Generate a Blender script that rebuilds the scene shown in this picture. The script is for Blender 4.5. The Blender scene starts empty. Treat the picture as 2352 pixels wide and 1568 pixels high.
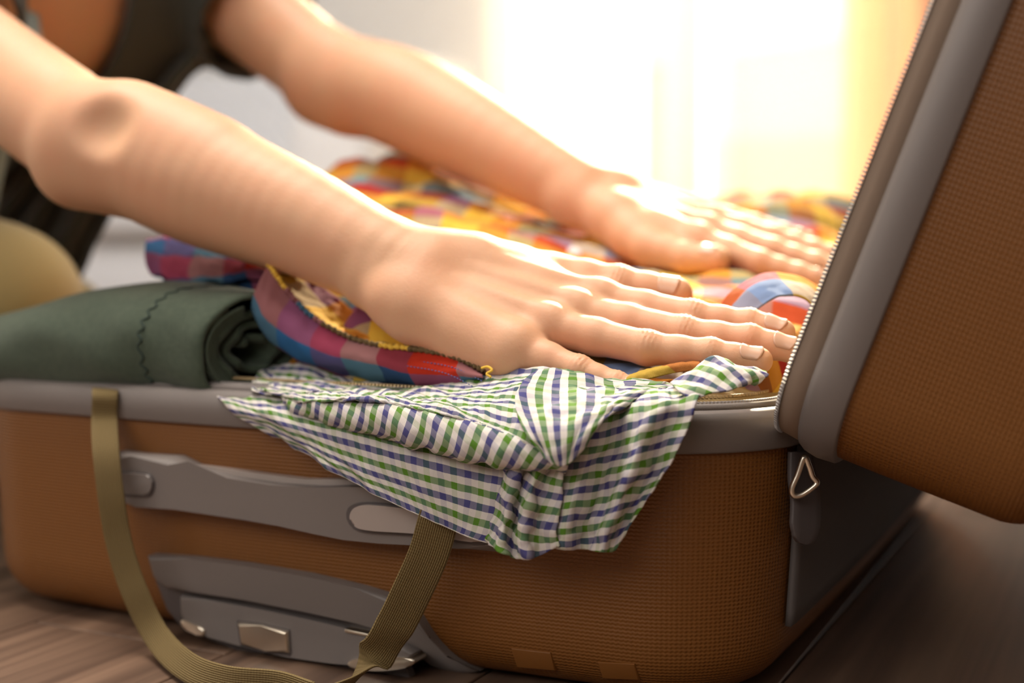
import bpy, bmesh, math, random
import numpy as np
from mathutils import Vector, Matrix

# ------------------------------------------------------------------ camera, sky, sun, exposure
scene = bpy.context.scene
COL = scene.collection
FPX, YAW, HOR = 2940.0, math.radians(26), 600.0
PITCH = math.atan((784 - HOR) / FPX)
CAM = np.array([0.150, -0.572, 0.218])
CR = np.array([math.cos(YAW), math.sin(YAW), 0.0])
CF = np.array([-math.sin(YAW) * math.cos(PITCH), math.cos(YAW) * math.cos(PITCH), -math.sin(PITCH)])
CU = np.cross(CR, CF)
cam_data = bpy.data.cameras.new('camera')
cam_data.sensor_width = 36.0
cam_data.lens = FPX / 2352 * 36.0
cam_data.clip_start = 0.02
cam_data.dof.use_dof = True
cam_data.dof.focus_distance = 0.622
cam_data.dof.aperture_fstop = 3.3
cam_data.dof.aperture_blades = 9
cam = bpy.data.objects.new('camera', cam_data)
COL.objects.link(cam)
cam.matrix_world = Matrix(((CR[0], CU[0], -CF[0], CAM[0]), (CR[1], CU[1], -CF[1], CAM[1]),
                           (CR[2], CU[2], -CF[2], CAM[2]), (0, 0, 0, 1)))
scene.camera = cam
world = bpy.data.worlds.new('sky')
scene.world = world
world.use_nodes = True
wbg = world.node_tree.nodes['Background']
wbg.inputs['Color'].default_value = (1.0, 0.95, 0.88, 1)
wbg.inputs['Strength'].default_value = 0.7
sun_data = bpy.data.lights.new('sun', 'SUN')
sun_data.energy = 10.0
sun_data.color = (1.0, 0.78, 0.50)
sun_data.angle = math.radians(2.0)
sun = bpy.data.objects.new('sun', sun_data)
COL.objects.link(sun)
SUN_FROM = Vector((-0.21, 0.98, 0.60)).normalized()
sun.rotation_euler = SUN_FROM.to_track_quat('Z', 'Y').to_euler()
sun.location = (-0.8, 4.0, 3.0)
day_data = bpy.data.lights.new('window_daylight', 'AREA')
day_data.shape = 'RECTANGLE'
day_data.size, day_data.size_y = 1.15, 2.1
day_data.energy = 40
day_data.color = (1.0, 0.86, 0.68)
day = bpy.data.objects.new('window_daylight', day_data)
COL.objects.link(day)
day.location = (-0.85, 2.72, 1.15)
day.rotation_euler = (math.radians(-90), 0, 0)
front_data = bpy.data.lights.new('front_fill', 'AREA')  # unseen area light added behind the camera as soft fill
front_data.shape = 'RECTANGLE'
front_data.size, front_data.size_y = 3.4, 1.3
front_data.energy = 16
front_data.color = (1.0, 0.95, 0.90)
front = bpy.data.objects.new('front_fill', front_data)
COL.objects.link(front)
front.location = (-0.9, -2.16, 1.65)
front.rotation_euler = (math.radians(82), 0, 0)
vs = scene.view_settings
vs.view_transform = 'Standard'
vs.look = 'None'
vs.exposure = 0.62
vs.gamma = 1.0
vs.use_curve_mapping = False
try:
    scene.cycles.use_denoising = True
    scene.cycles.max_bounces = 5
    scene.cycles.adaptive_threshold = 0.02
    scene.cycles.diffuse_bounces = 3
    scene.cycles.glossy_bounces = 3
    scene.cycles.volume_bounces = 0
    scene.cycles.transparent_max_bounces = 6
except Exception:
    pass


def P(px, py, d):
    """world point seen at a photo position, a given depth in front of the camera"""
    return CAM + d * (CF + CR * ((px - 1176) / FPX) + CU * ((784 - py) / FPX))


def on_y(px, py, yv):
    r = CF + CR * ((px - 1176) / FPX) + CU * ((784 - py) / FPX)
    return CAM + r * ((yv - CAM[1]) / r[1])


def on_z(px, py, zv):
    r = CF + CR * ((px - 1176) / FPX) + CU * ((784 - py) / FPX)
    return CAM + r * ((zv - CAM[2]) / r[2])


# ------------------------------------------------------------------ materials
MATS = {}


def mat(name, color, rough=0.5, metal=0.0, spec=0.5, bump=None, sss=None, sheen=0.0, coat=0.0, noise=None):
    m = bpy.data.materials.new(name)
    m.use_nodes = True
    nt = m.node_tree
    b = nt.nodes['Principled BSDF']
    b.inputs['Base Color'].default_value = (*color, 1)
    b.inputs['Roughness'].default_value = rough
    b.inputs['Metallic'].default_value = metal
    b.inputs['Specular IOR Level'].default_value = spec
    if sheen:
        b.inputs['Sheen Weight'].default_value = sheen
        b.inputs['Sheen Roughness'].default_value = 0.5
    if coat:
        b.inputs['Coat Weight'].default_value = coat
        b.inputs['Coat Roughness'].default_value = 0.25
    if sss:
        b.inputs['Subsurface Weight'].default_value = sss[0]
        b.inputs['Subsurface Radius'].default_value = sss[1]
        b.inputs['Subsurface Scale'].default_value = sss[2]
    if noise:                                   # (scale, second colour, contrast)
        tc = nt.nodes.new('ShaderNodeTexCoord')
        n = nt.nodes.new('ShaderNodeTexNoise')
        n.inputs['Scale'].default_value = noise[0]
        n.inputs['Detail'].default_value = 5
        nt.links.new(tc.outputs['Object'], n.inputs['Vector'])
        r = nt.nodes.new('ShaderNodeValToRGB')
        r.color_ramp.elements[0].position = 0.5 - noise[2]
        r.color_ramp.elements[1].position = 0.5 + noise[2]
        r.color_ramp.elements[0].color = (*color, 1)
        r.color_ramp.elements[1].color = (*noise[1], 1)
        nt.links.new(n.outputs['Fac'], r.inputs['Fac'])
        nt.links.new(r.outputs['Color'], b.inputs['Base Color'])
    if bump:                                    # (scale, strength, distance)
        tc = nt.nodes.new('ShaderNodeTexCoord')
        n = nt.nodes.new('ShaderNodeTexNoise')
        n.inputs['Scale'].default_value = bump[0]
        n.inputs['Detail'].default_value = 4
        nt.links.new(tc.outputs['Object'], n.inputs['Vector'])
        bp = nt.nodes.new('ShaderNodeBump')
        bp.inputs['Strength'].default_value = bump[1]
        bp.inputs['Distance'].default_value = bump[2]
        nt.links.new(n.outputs['Fac'], bp.inputs['Height'])
        nt.links.new(bp.outputs['Normal'], b.inputs['Normal'])
    MATS[name] = m
    return m


def N(nt, t, **kw):
    n = nt.nodes.new(t)
    for k, v in kw.items():
        setattr(n, k, v)
    return n


def math_node(nt, op, a, b=None, c=None):
    n = N(nt, 'ShaderNodeMath', operation=op)
    for i, v in enumerate((a, b, c)):
        if v is None:
            continue
        if isinstance(v, (int, float)):
            n.inputs[i].default_value = v
        else:
            nt.links.new(v, n.inputs[i])
    return n.outputs[0]


def uv_xy(nt):
    uv = N(nt, 'ShaderNodeUVMap')
    uv.uv_map = 'UVMap'
    s = N(nt, 'ShaderNodeSeparateXYZ')
    nt.links.new(uv.outputs[0], s.inputs[0])
    return s.outputs[0], s.outputs[1]


def stripe_ramp(nt, fac, bands):
    """bands: list of (width, colour); repeats with the sum of the widths (metres)"""
    tot = sum(w for w, _ in bands)
    x = math_node(nt, 'FRACT', math_node(nt, 'ADD', math_node(nt, 'DIVIDE', fac, tot), 50.0))
    r = N(nt, 'ShaderNodeValToRGB')
    r.color_ramp.interpolation = 'CONSTANT'
    e = r.color_ramp.elements
    pos = 0.0
    for i, (w, c) in enumerate(bands):
        if i == 0:
            el = e[0]
            el.position = 0.0
        elif i == 1:
            el = e[1]
            el.position = pos / tot
        else:
            el = e.new(pos / tot)
        el.color = (*c, 1)
        pos += w
    nt.links.new(x, r.inputs['Fac'])
    return r.outputs['Color']


def woven(name, warp, weft, mix=0.5, rough=0.85, weave=0.0007, translucent=0.12, sheen=0.2):
    m = bpy.data.materials.new(name)
    m.use_nodes = True
    nt = m.node_tree
    b = nt.nodes['Principled BSDF']
    out = nt.nodes['Material Output']
    u, v = uv_xy(nt)
    # threads wander a little
    uv = N(nt, 'ShaderNodeUVMap'); uv.uv_map = 'UVMap'
    nz = N(nt, 'ShaderNodeTexNoise'); nz.inputs['Scale'].default_value = 220
    nt.links.new(uv.outputs[0], nz.inputs['Vector'])
    wob = math_node(nt, 'MULTIPLY', math_node(nt, 'SUBTRACT', nz.outputs['Fac'], 0.5), 0.0007)
    ca = stripe_ramp(nt, math_node(nt, 'ADD', u, wob), warp)
    cb = stripe_ramp(nt, math_node(nt, 'ADD', v, wob), weft)
    mx = N(nt, 'ShaderNodeMix', data_type='RGBA')
    mx.inputs['Factor'].default_value = mix
    nt.links.new(ca, mx.inputs[6]); nt.links.new(cb, mx.inputs[7])
    col = mx.outputs[2]
    nt.links.new(col, b.inputs['Base Color'])
    b.inputs['Roughness'].default_value = rough
    b.inputs['Specular IOR Level'].default_value = 0.25
    b.inputs['Sheen Weight'].default_value = sheen
    # weave bump
    su = math_node(nt, 'SINE', math_node(nt, 'MULTIPLY', u, 2 * math.pi / weave))
    sv = math_node(nt, 'SINE', math_node(nt, 'MULTIPLY', v, 2 * math.pi / weave))
    h = math_node(nt, 'MULTIPLY', su, sv)
    n2 = N(nt, 'ShaderNodeTexNoise'); n2.inputs['Scale'].default_value = 90; n2.inputs['Detail'].default_value = 3
    nt.links.new(uv.outputs[0], n2.inputs['Vector'])
    h = math_node(nt, 'ADD', math_node(nt, 'MULTIPLY', h, 0.12), math_node(nt, 'MULTIPLY', n2.outputs['Fac'], 1.6))
    bp = N(nt, 'ShaderNodeBump')
    bp.inputs['Strength'].default_value = 0.5
    bp.inputs['Distance'].default_value = 0.001
    nt.links.new(h, bp.inputs['Height'])
    nt.links.new(bp.outputs['Normal'], b.inputs['Normal'])
    if translucent:
        tr = N(nt, 'ShaderNodeBsdfTranslucent')
        nt.links.new(col, tr.inputs['Color'])
        ms = N(nt, 'ShaderNodeMixShader')
        ms.inputs[0].default_value = translucent
        nt.links.new(b.outputs[0], ms.inputs[1]); nt.links.new(tr.outputs[0], ms.inputs[2])
        nt.links.new(ms.outputs[0], out.inputs['Surface'])
    MATS[name] = m
    return m


# ------------------------------------------------------------------ object helpers
def prop(o, label=None, category=None, group=None, kind=None):
    if label: o['label'] = label
    if category: o['category'] = category
    if group: o['group'] = group
    if kind: o['kind'] = kind
    return o


def empty(name, loc=(0, 0, 0)):
    o = bpy.data.objects.new(name, None)
    o.empty_display_size = 0.05
    o.location = loc
    COL.objects.link(o)
    return o


def mesh_obj(name, verts, faces, material, parent=None, uv=None, smooth=True, matrix=None):
    """uv: per-vertex (n,2) or list of per-loop values"""
    me = bpy.data.meshes.new(name)
    me.from_pydata([tuple(map(float, v)) for v in verts], [], [tuple(map(int, f)) for f in faces])
    if uv is not None:
        lay = me.uv_layers.new(name='UVMap')
        li = np.empty(len(me.loops), dtype=np.int32)
        me.loops.foreach_get('vertex_index', li)
        uv = np.asarray(uv, dtype=np.float32)
        data = uv[li] if len(uv) == len(me.vertices) else uv
        lay.data.foreach_set('uv', data.ravel())
    if smooth:
        me.polygons.foreach_set('use_smooth', [True] * len(me.polygons))
    me.materials.append(material)
    o = bpy.data.objects.new(name, me)
    COL.objects.link(o)
    if matrix is not None:
        o.matrix_world = matrix
    if parent is not None:
        o.parent = parent
        o.matrix_parent_inverse = Matrix.Translation(-Vector(parent.location))
    return o


def bm_obj(name, bm, material, parent=None, smooth=True, auto=None):
    me = bpy.data.meshes.new(name)
    bmesh.ops.recalc_face_normals(bm, faces=bm.faces)
    bm.to_mesh(me)
    bm.free()
    if smooth:
        me.polygons.foreach_set('use_smooth', [True] * len(me.polygons))
        if auto:
            me.set_sharp_from_angle(angle=math.radians(auto))
    me.materials.append(material)
    o = bpy.data.objects.new(name, me)
    COL.objects.link(o)
    if parent is not None:
        o.parent = parent
        o.matrix_parent_inverse = Matrix.Translation(-Vector(parent.location))
    return o


def box_bm(x0, x1, y0, y1, z0, z1, bev=0.0, seg=2, bm=None):
    bm = bm or bmesh.new()
    vs_ = [bm.verts.new((x, y, z)) for x in (x0, x1) for y in (y0, y1) for z in (z0, z1)]
    fs = [(0, 1, 3, 2), (4, 6, 7, 5), (0, 4, 5, 1), (2, 3, 7, 6), (0, 2, 6, 4), (1, 5, 7, 3)]
    faces = [bm.faces.new([vs_[i] for i in f]) for f in fs]
    if bev:
        es = list({e for f in faces for e in f.edges})
        bmesh.ops.bevel(bm, geom=es, offset=bev, segments=seg, affect='EDGES', profile=0.5)
    return bm


def box(name, x0, x1, y0, y1, z0, z1, m, parent=None, bev=0.0, seg=2):
    return bm_obj(name, box_bm(x0, x1, y0, y1, z0, z1, bev, seg), m, parent, smooth=bool(bev), auto=40)


def loft(rings, close_ring=True, close_prof=False, cap=None):
    """rings: (m,n,3) -> verts, faces, uv (metres: along ring, along profile)"""
    A = np.asarray(rings, dtype=float)
    m, n, _ = A.shape
    ring_len = np.concatenate([[0], np.cumsum(np.linalg.norm(np.diff(A[0], axis=0), axis=1))])
    prof_len = np.concatenate([[0], np.cumsum(np.linalg.norm(np.diff(A[:, n // 3], axis=0), axis=1))])
    verts = A.reshape(-1, 3)
    uv = np.stack([np.tile(ring_len, m), np.repeat(prof_len, n)], axis=1)
    faces = []
    mm = m if close_prof else m - 1
    nn = n if close_ring else n - 1
    for i in range(mm):
        for j in range(nn):
            a, b = i * n + j, i * n + (j + 1) % n
            c, d = ((i + 1) % m) * n + (j + 1) % n, ((i + 1) % m) * n + j
            faces.append((a, b, c, d))
    if cap == 'last':
        faces.append(tuple(range((m - 1) * n, m * n)))
    elif cap == 'first':
        faces.append(tuple(range(n - 1, -1, -1)))
    elif cap == 'both':
        faces.append(tuple(range((m - 1) * n, m * n)))
        faces.append(tuple(range(n - 1, -1, -1)))
    return verts, faces, uv


def catmull(pts, n):
    """smooth open curve through pts, n samples"""
    p = np.asarray(pts, dtype=float)
    p = np.vstack([2 * p[0] - p[1], p, 2 * p[-1] - p[-2]])
    k = len(p) - 3
    t = np.linspace(0, k, n)
    i = np.minimum(t.astype(int), k - 1)
    f = (t - i)[:, None]
    a, b, c, d = p[i], p[i + 1], p[i + 2], p[i + 3]
    return 0.5 * (2 * b + (c - a) * f + (2 * a - 5 * b + 4 * c - d) * f ** 2 + (3 * b - a - 3 * c + d) * f ** 3)


def tube(pts, radii, seg=10, closed=False):
    p = np.asarray(pts, dtype=float)
    n = len(p)
    r = np.broadcast_to(np.asarray(radii, dtype=float), (n,))
    if closed:
        t = np.roll(p, -1, 0) - np.roll(p, 1, 0)
    else:
        t = np.gradient(p, axis=0)
    t /= np.linalg.norm(t, axis=1)[:, None] + 1e-12
    nrm = np.cross(t[0], (0, 0, 1))
    if np.linalg.norm(nrm) < 1e-3:
        nrm = np.cross(t[0], (0, 1, 0))
    rings = []
    for i in range(n):
        nrm = nrm - t[i] * (nrm @ t[i])
        nrm /= np.linalg.norm(nrm)
        bn = np.cross(t[i], nrm)
        a = np.linspace(0, 2 * np.pi, seg, endpoint=False)
        rings.append(p[i] + r[i] * (np.cos(a)[:, None] * nrm + np.sin(a)[:, None] * bn))
    return loft(rings, True, closed, None if closed else 'both')


def plate(name, outline, y_of, thick, m, parent, bev=0.0015, seg=3):
    """a moulded plate: outline (x,z) on the front wall, proud of it by thick; y_of(x,z) gives the wall"""
    bm = bmesh.new()
    back = [bm.verts.new((x, y_of(x, z) + 0.004, z)) for x, z in outline]
    front = [bm.verts.new((x, y_of(x, z) - thick, z)) for x, z in outline]
    n = len(outline)
    ff = bm.faces.new(front)
    for i in range(n):
        bm.faces.new((front[i], back[i], back[(i + 1) % n], front[(i + 1) % n]))
    bm.faces.new(back[::-1])
    if bev:
        bmesh.ops.bevel(bm, geom=list(ff.edges), offset=bev, segments=seg, affect='EDGES', profile=0.5)
    return bm_obj(name, bm, m, parent, auto=35)


def smooth_outline(pts, n=64):
    p = np.asarray(pts, dtype=float)
    q = catmull(np.vstack([p[-2:], p, p[:2]]), 4000)
    k = len(p) + 3
    lo, hi = int(4000 * 2 / k), int(4000 * (2 + len(p)) / k)
    idx = np.linspace(lo, hi - 1, n, endpoint=False).astype(int)
    return q[idx]


def round_rect(x0, x1, z0, z1, r, n=6):
    pts = []
    for cx, cz, a0 in ((x1 - r, z1 - r, 0), (x0 + r, z1 - r, 90), (x0 + r, z0 + r, 180), (x1 - r, z0 + r, 270)):
        for k in range(n + 1):
            a = math.radians(a0 + 90 * k / n)
            pts.append((cx + r * math.cos(a), cz + r * math.sin(a)))
    return pts
# ------------------------------------------------------------------ plain materials
mat('wall_paint', (0.90, 0.83, 0.76), 0.9, bump=(60, 0.1, 0.002))
mat('taupe_paint', (0.20, 0.16, 0.135), 0.9)  # dark tone put on unseen walls to cut the bounced light
mat('ceiling_paint', (0.85, 0.83, 0.80), 0.9)
mat('white_frame', (0.86, 0.82, 0.77), 0.4)
mat('shell_grey', (0.20, 0.175, 0.165), 0.42, bump=(900, 0.05, 0.0003))
mat('dark_grey', (0.10, 0.085, 0.085), 0.5)
mat('light_plastic', (0.42, 0.36, 0.33), 0.35)
mat('metal', (0.80, 0.72, 0.60), 0.3, metal=1.0)
mat('lining', (0.42, 0.30, 0.13), 0.8, bump=(500, 0.3, 0.001))
mat('zipper_tape', (0.20, 0.175, 0.165), 0.8, bump=(1500, 0.3, 0.0005))
mat('zipper_coil', (0.34, 0.31, 0.30), 0.35)
mat('hinge_cloth', (0.13, 0.115, 0.11), 0.8)


def shell_material():
    m = bpy.data.materials.new('orange_shell')
    m.use_nodes = True
    nt = m.node_tree
    b = nt.nodes['Principled BSDF']
    b.inputs['Base Color'].default_value = (0.205, 0.076, 0.0135, 1)
    b.inputs['Roughness'].default_value = 0.40
    b.inputs['Specular IOR Level'].default_value = 0.45
    u, v = uv_xy(nt)
    su = math_node(nt, 'SINE', math_node(nt, 'MULTIPLY', u, 2 * math.pi / 0.0026))
    v2 = math_node(nt, 'ADD', math_node(nt, 'MULTIPLY', v, 2 * math.pi / 0.0020),
                   math_node(nt, 'MULTIPLY', su, 0.5))
    sv = math_node(nt, 'SINE', v2)
    h = math_node(nt, 'ADD', sv, math_node(nt, 'MULTIPLY', su, 0.7))
    bp = N(nt, 'ShaderNodeBump')
    bp.inputs['Strength'].default_value = 0.4
    bp.inputs['Distance'].default_value = 0.0003
    nt.links.new(h, bp.inputs['Height'])
    nt.links.new(bp.outputs['Normal'], b.inputs['Normal'])
    MATS['orange_shell'] = m
    return m


shell_material()


def wood_material():
    m = bpy.data.materials.new('wood_plank')
    m.use_nodes = True
    nt = m.node_tree
    b = nt.nodes['Principled BSDF']
    tc = N(nt, 'ShaderNodeTexCoord')
    oi = N(nt, 'ShaderNodeObjectInfo')
    mp = N(nt, 'ShaderNodeMapping')
    mp.inputs['Scale'].default_value = (42, 1.6, 1)
    nt.links.new(tc.outputs['Object'], mp.inputs['Vector'])
    add = N(nt, 'ShaderNodeVectorMath', operation='ADD')
    nt.links.new(mp.outputs[0], add.inputs[0])
    cmb = N(nt, 'ShaderNodeCombineXYZ')
    nt.links.new(math_node(nt, 'MULTIPLY', oi.outputs['Random'], 60.0), cmb.inputs[0])
    nt.links.new(cmb.outputs[0], add.inputs[1])
    n1 = N(nt, 'ShaderNodeTexNoise'); n1.inputs['Scale'].default_value = 1.0; n1.inputs['Detail'].default_value = 8
    n1.inputs['Distortion'].default_value = 0.6
    nt.links.new(add.outputs[0], n1.inputs['Vector'])
    r = N(nt, 'ShaderNodeValToRGB')
    e = r.color_ramp.elements
    e[0].position, e[0].color = 0.34, (0.066, 0.037, 0.025, 1)
    e[1].position, e[1].color = 0.68, (0.22, 0.135, 0.09, 1)
    nt.links.new(n1.outputs['Fac'], r.inputs['Fac'])
    hs = N(nt, 'ShaderNodeHueSaturation')
    nt.links.new(math_node(nt, 'ADD', math_node(nt, 'MULTIPLY', oi.outputs['Random'], 0.3), 0.85), hs.inputs['Value'])
    nt.links.new(r.outputs['Color'], hs.inputs['Color'])
    nt.links.new(hs.outputs['Color'], b.inputs['Base Color'])
    b.inputs['Roughness'].default_value = 0.42
    bp = N(nt, 'ShaderNodeBump'); bp.inputs['Strength'].default_value = 0.15; bp.inputs['Distance'].default_value = 0.001
    nt.links.new(n1.outputs['Fac'], bp.inputs['Height'])
    nt.links.new(bp.outputs['Normal'], b.inputs['Normal'])
    MATS['wood_plank'] = m


wood_material()

# ------------------------------------------------------------------ the room
XL, XR, YB, YF, ZT = -3.2, 1.7, 2.6, -2.2, 2.5
floor = prop(box('floor', XL, XR, YF, YB, -0.05, -0.004, mat('subfloor', (0.03, 0.02, 0.015), 0.9)),
             'brown wood plank floor under the suitcase', 'floor', kind='structure')
rng = random.Random(4)
pw = 0.145
plank_meshes = {}
x = XL
while x < XR - 0.01:
    y = YF - rng.uniform(0.0, 1.1)
    while y < YB:
        y1 = y + 1.2
        a, b_ = max(y, YF), min(y1, YB)
        w = min(pw, XR - x)
        if b_ - a > 0.02:
            key = (round(b_ - a, 4), round(w, 4))
            if key not in plank_meshes:
                bm = box_bm(0.0008, w - 0.0008, 0.0008, key[0] - 0.0008, -0.004, 0.0, 0.0006, 1)
                bmesh.ops.recalc_face_normals(bm, faces=bm.faces)
                me = bpy.data.meshes.new('plank'); bm.to_mesh(me); bm.free()
                me.materials.append(MATS['wood_plank'])
                plank_meshes[key] = me
            o = bpy.data.objects.new('plank', plank_meshes[key])
            o.location = (x, a, 0)
            COL.objects.link(o)
            o.parent = floor
        y = y1
    x += pw

WX0, WX1, WZ0, WZ1 = -1.47, -0.26, 0.06, 2.25          # balcony door opening
bm = bmesh.new()
for a in ((XL, WX0, 0, ZT), (WX1, XR, 0, ZT), (WX0, WX1, WZ1, ZT), (WX0, WX1, 0, WZ0)):
    box_bm(a[0], a[1], YB, YB + 0.18, a[2], a[3], bm=bm)
prop(bm_obj('wall_back', bm, MATS['wall_paint'], smooth=False), 'warm beige wall around the bright balcony window', 'wall', kind='structure')
prop(box('wall_left', XL - 0.1, XL, YF, YB, 0, ZT, MATS['wall_paint']), 'beige side wall beyond the kneeling person', 'wall', kind='structure')
prop(box('wall_right', XR, XR + 0.1, YF, YB, 0, ZT, MATS['taupe_paint']), 'taupe side wall beyond the raised suitcase lid', 'wall', kind='structure')
prop(box('ceiling', XL, XR, YF, YB + 0.18, ZT, ZT + 0.1, MATS['ceiling_paint']), 'plain white ceiling of the room', 'ceiling', kind='structure')

# unseen wall behind the camera, wide high opening added to shape the fill
FX0, FX1, FZ0, FZ1 = -2.6, 0.8, 1.0, 2.3
bm = bmesh.new()
for a in ((XL, FX0, 0, ZT), (FX1, XR, 0, ZT), (FX0, FX1, FZ1, ZT), (FX0, FX1, 0, FZ0)):
    box_bm(a[0], a[1], YF - 0.15, YF, a[2], a[3], bm=bm)
prop(bm_obj('wall_front', bm, MATS['taupe_paint'], smooth=False), 'taupe wall behind the camera, unseen, with a wide high opening added for fill light', 'wall', kind='structure')
fill_win = prop(empty('fill_opening', ((FX0 + FX1) / 2, YF - 0.08, FZ0)), 'wide white framed opening, unseen, added behind the camera for fill light', 'window', kind='structure')
for x_ in (FX0, -1.5, -0.4, FX1 - .06):
    box('window_frame', x_, x_ + .06, YF - .11, YF - .05, FZ0, FZ1, MATS['white_frame'], fill_win, .005)
for z_ in (FZ0, FZ1 - .06):
    box('window_frame', FX0 + .06, FX1 - .06, YF - .105, YF - .055, z_, z_ + .06, MATS['white_frame'], fill_win, .005)

# window: frame, mullion, panes
win = prop(empty('window_1', ((WX0 + WX1) / 2, YB + 0.08, WZ0)), 'tall white framed balcony window flooded with sunlight', 'window', kind='structure')
fw = 0.07
yy0, yy1 = YB + 0.03, YB + 0.10
MX = -0.915
box('window_frame', WX0, WX0 + fw, yy0, yy1, WZ0, WZ1, MATS['white_frame'], win, 0.006)
box('window_frame', WX1 - fw, WX1, yy0, yy1, WZ0, WZ1, MATS['white_frame'], win, 0.006)
box('window_frame', WX0 + fw, WX1 - fw, yy0, yy1, WZ1 - fw, WZ1, MATS['white_frame'], win, 0.006)
box('window_frame', WX0 + fw, WX1 - fw, yy0, yy1, WZ0, WZ0 + fw, MATS['white_frame'], win, 0.006)
box('mullion', MX - 0.05, MX + 0.05, yy0 - 0.01, yy1, WZ0 + fw, WZ1 - fw, MATS['white_frame'], win, 0.006)
gl = bpy.data.materials.new('window_glass')
gl.use_nodes = True
nt = gl.node_tree
nt.nodes.remove(nt.nodes['Principled BSDF'])
tr = N(nt, 'ShaderNodeBsdfTransparent'); tr.inputs[0].default_value = (0.97, 0.97, 0.95, 1)
gs = N(nt, 'ShaderNodeBsdfGlossy'); gs.inputs['Roughness'].default_value = 0.02
ms = N(nt, 'ShaderNodeMixShader'); ms.inputs[0].default_value = 0.06
nt.links.new(tr.outputs[0], ms.inputs[1]); nt.links.new(gs.outputs[0], ms.inputs[2])
nt.links.new(ms.outputs[0], nt.nodes['Material Output'].inputs['Surface'])
box('pane', WX0 + fw, MX - 0.05, YB + 0.06, YB + 0.066, WZ0 + fw, WZ1 - fw, gl, win)
box('pane', MX + 0.05, WX1 - fw, YB + 0.06, YB + 0.066, WZ0 + fw, WZ1 - fw, gl, win)


def curtain(name, x0, x1, yc, z0, z1, amp, waves, m, label):
    nx, nz = 140, 14
    xs = np.linspace(x0, x1, nx)
    V = []
    for i in range(nz):
        t = i / (nz - 1)
        a = amp * (0.6 + 0.4 * t)
        yv = yc + a * np.sin(np.linspace(0, waves * 2 * np.pi, nx) + 0.7 * np.sin(3 * t))
        V.append(np.stack([xs + 0.25 * a * np.cos(np.linspace(0, waves * 2 * np.pi, nx)), yv, np.full(nx, z1 + (z0 - z1) * t)], 1))
    v, f, uv = loft(V, close_ring=False)
    o = mesh_obj(name, v, f, m)
    sd = o.modifiers.new('thick', 'SOLIDIFY'); sd.thickness = 0.002
    return prop(o, label, 'curtain')


def sheer(name, col, tr_w):
    m = bpy.data.materials.new(name); m.use_nodes = True
    nt = m.node_tree
    b = nt.nodes['Principled BSDF']
    b.inputs['Base Color'].default_value = (*col, 1); b.inputs['Roughness'].default_value = 0.9
    t = N(nt, 'ShaderNodeBsdfTranslucent'); t.inputs['Color'].default_value = (*col, 1)
    s = N(nt, 'ShaderNodeMixShader'); s.inputs[0].default_value = tr_w
    nt.links.new(b.outputs[0], s.inputs[1]); nt.links.new(t.outputs[0], s.inputs[2])
    nt.links.new(s.outputs[0], nt.nodes['Material Output'].inputs['Surface'])
    MATS[name] = m
    return m


sheer('sheer_white', (0.92, 0.90, 0.86), 0.7)
sheer('peach_cloth', (0.85, 0.58, 0.42), 0.55)
curtain('sheer_curtain', -1.44, -1.00, YB - 0.06, 0.03, 2.35, 0.022, 7, MATS['sheer_white'], 'white sheer curtain glowing at the left side of the window')
curtain('drape', -0.50, -0.10, YB - 0.07, 0.03, 2.35, 0.03, 5, MATS['peach_cloth'], 'pale peach drape at the right side of the window')

# outside: pale building across the balcony, turned to the window wall
ext = prop(empty('neighbour_building', (-1.6, 8.0, -3)), 'pale cream building seen blurred through the balcony window', 'building')
mat('cream_render', (0.80, 0.70, 0.48), 0.9, bump=(8, 0.2, 0.01))
# ------------------------------------------------------------------ the suitcase
SW, SL, SH, SR = 0.535, 0.67, 0.147, 0.070
LR = 0.045                                   # tighter corners on the lid
BOW = 0.010
SCX, SCY = -SW / 2, SL / 2


def plan(inset, n_corner=14, n_side=26, rad=None):
    w, l, r = SW / 2 - inset, SL / 2 - inset, max((rad or SR) - inset, 0.01)
    pts = []
    for cx, cy, a0 in ((w - r, l - r, 0), (-w + r, l - r, 90), (-w + r, -l + r, 180), (w - r, -l + r, 270)):
        for k in range(n_corner):
            a = math.radians(a0 + 90 * k / (n_corner - 1))
            pts.append((cx + r * math.cos(a), cy + r * math.sin(a)))
    # straight sides get extra points
    full = []
    n = len(pts)
    for i in range(n):
        p, q = np.array(pts[i]), np.array(pts[(i + 1) % n])
        full.append(p)
        if (i + 1) % n_corner == 0:
            for k in range(1, n_side):
                full.append(p + (q - p) * k / n_side)
    A = np.array(full)
    xr, yr = A[:, 0] / (SW / 2), A[:, 1] / (SL / 2)
    A[:, 1] += yr * BOW * (1 - np.clip(xr ** 2, 0, 1))
    A[:, 0] += xr * BOW * 0.6 * (1 - np.clip(yr ** 2, 0, 1))
    return A + np.array([SCX, SCY])


def rings_of(profile, rad=None):
    out = []
    for z, inset in profile:
        a = plan(inset, rad=rad)
        out.append(np.column_stack([a, np.full(len(a), z)]))
    return np.array(out)


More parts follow.
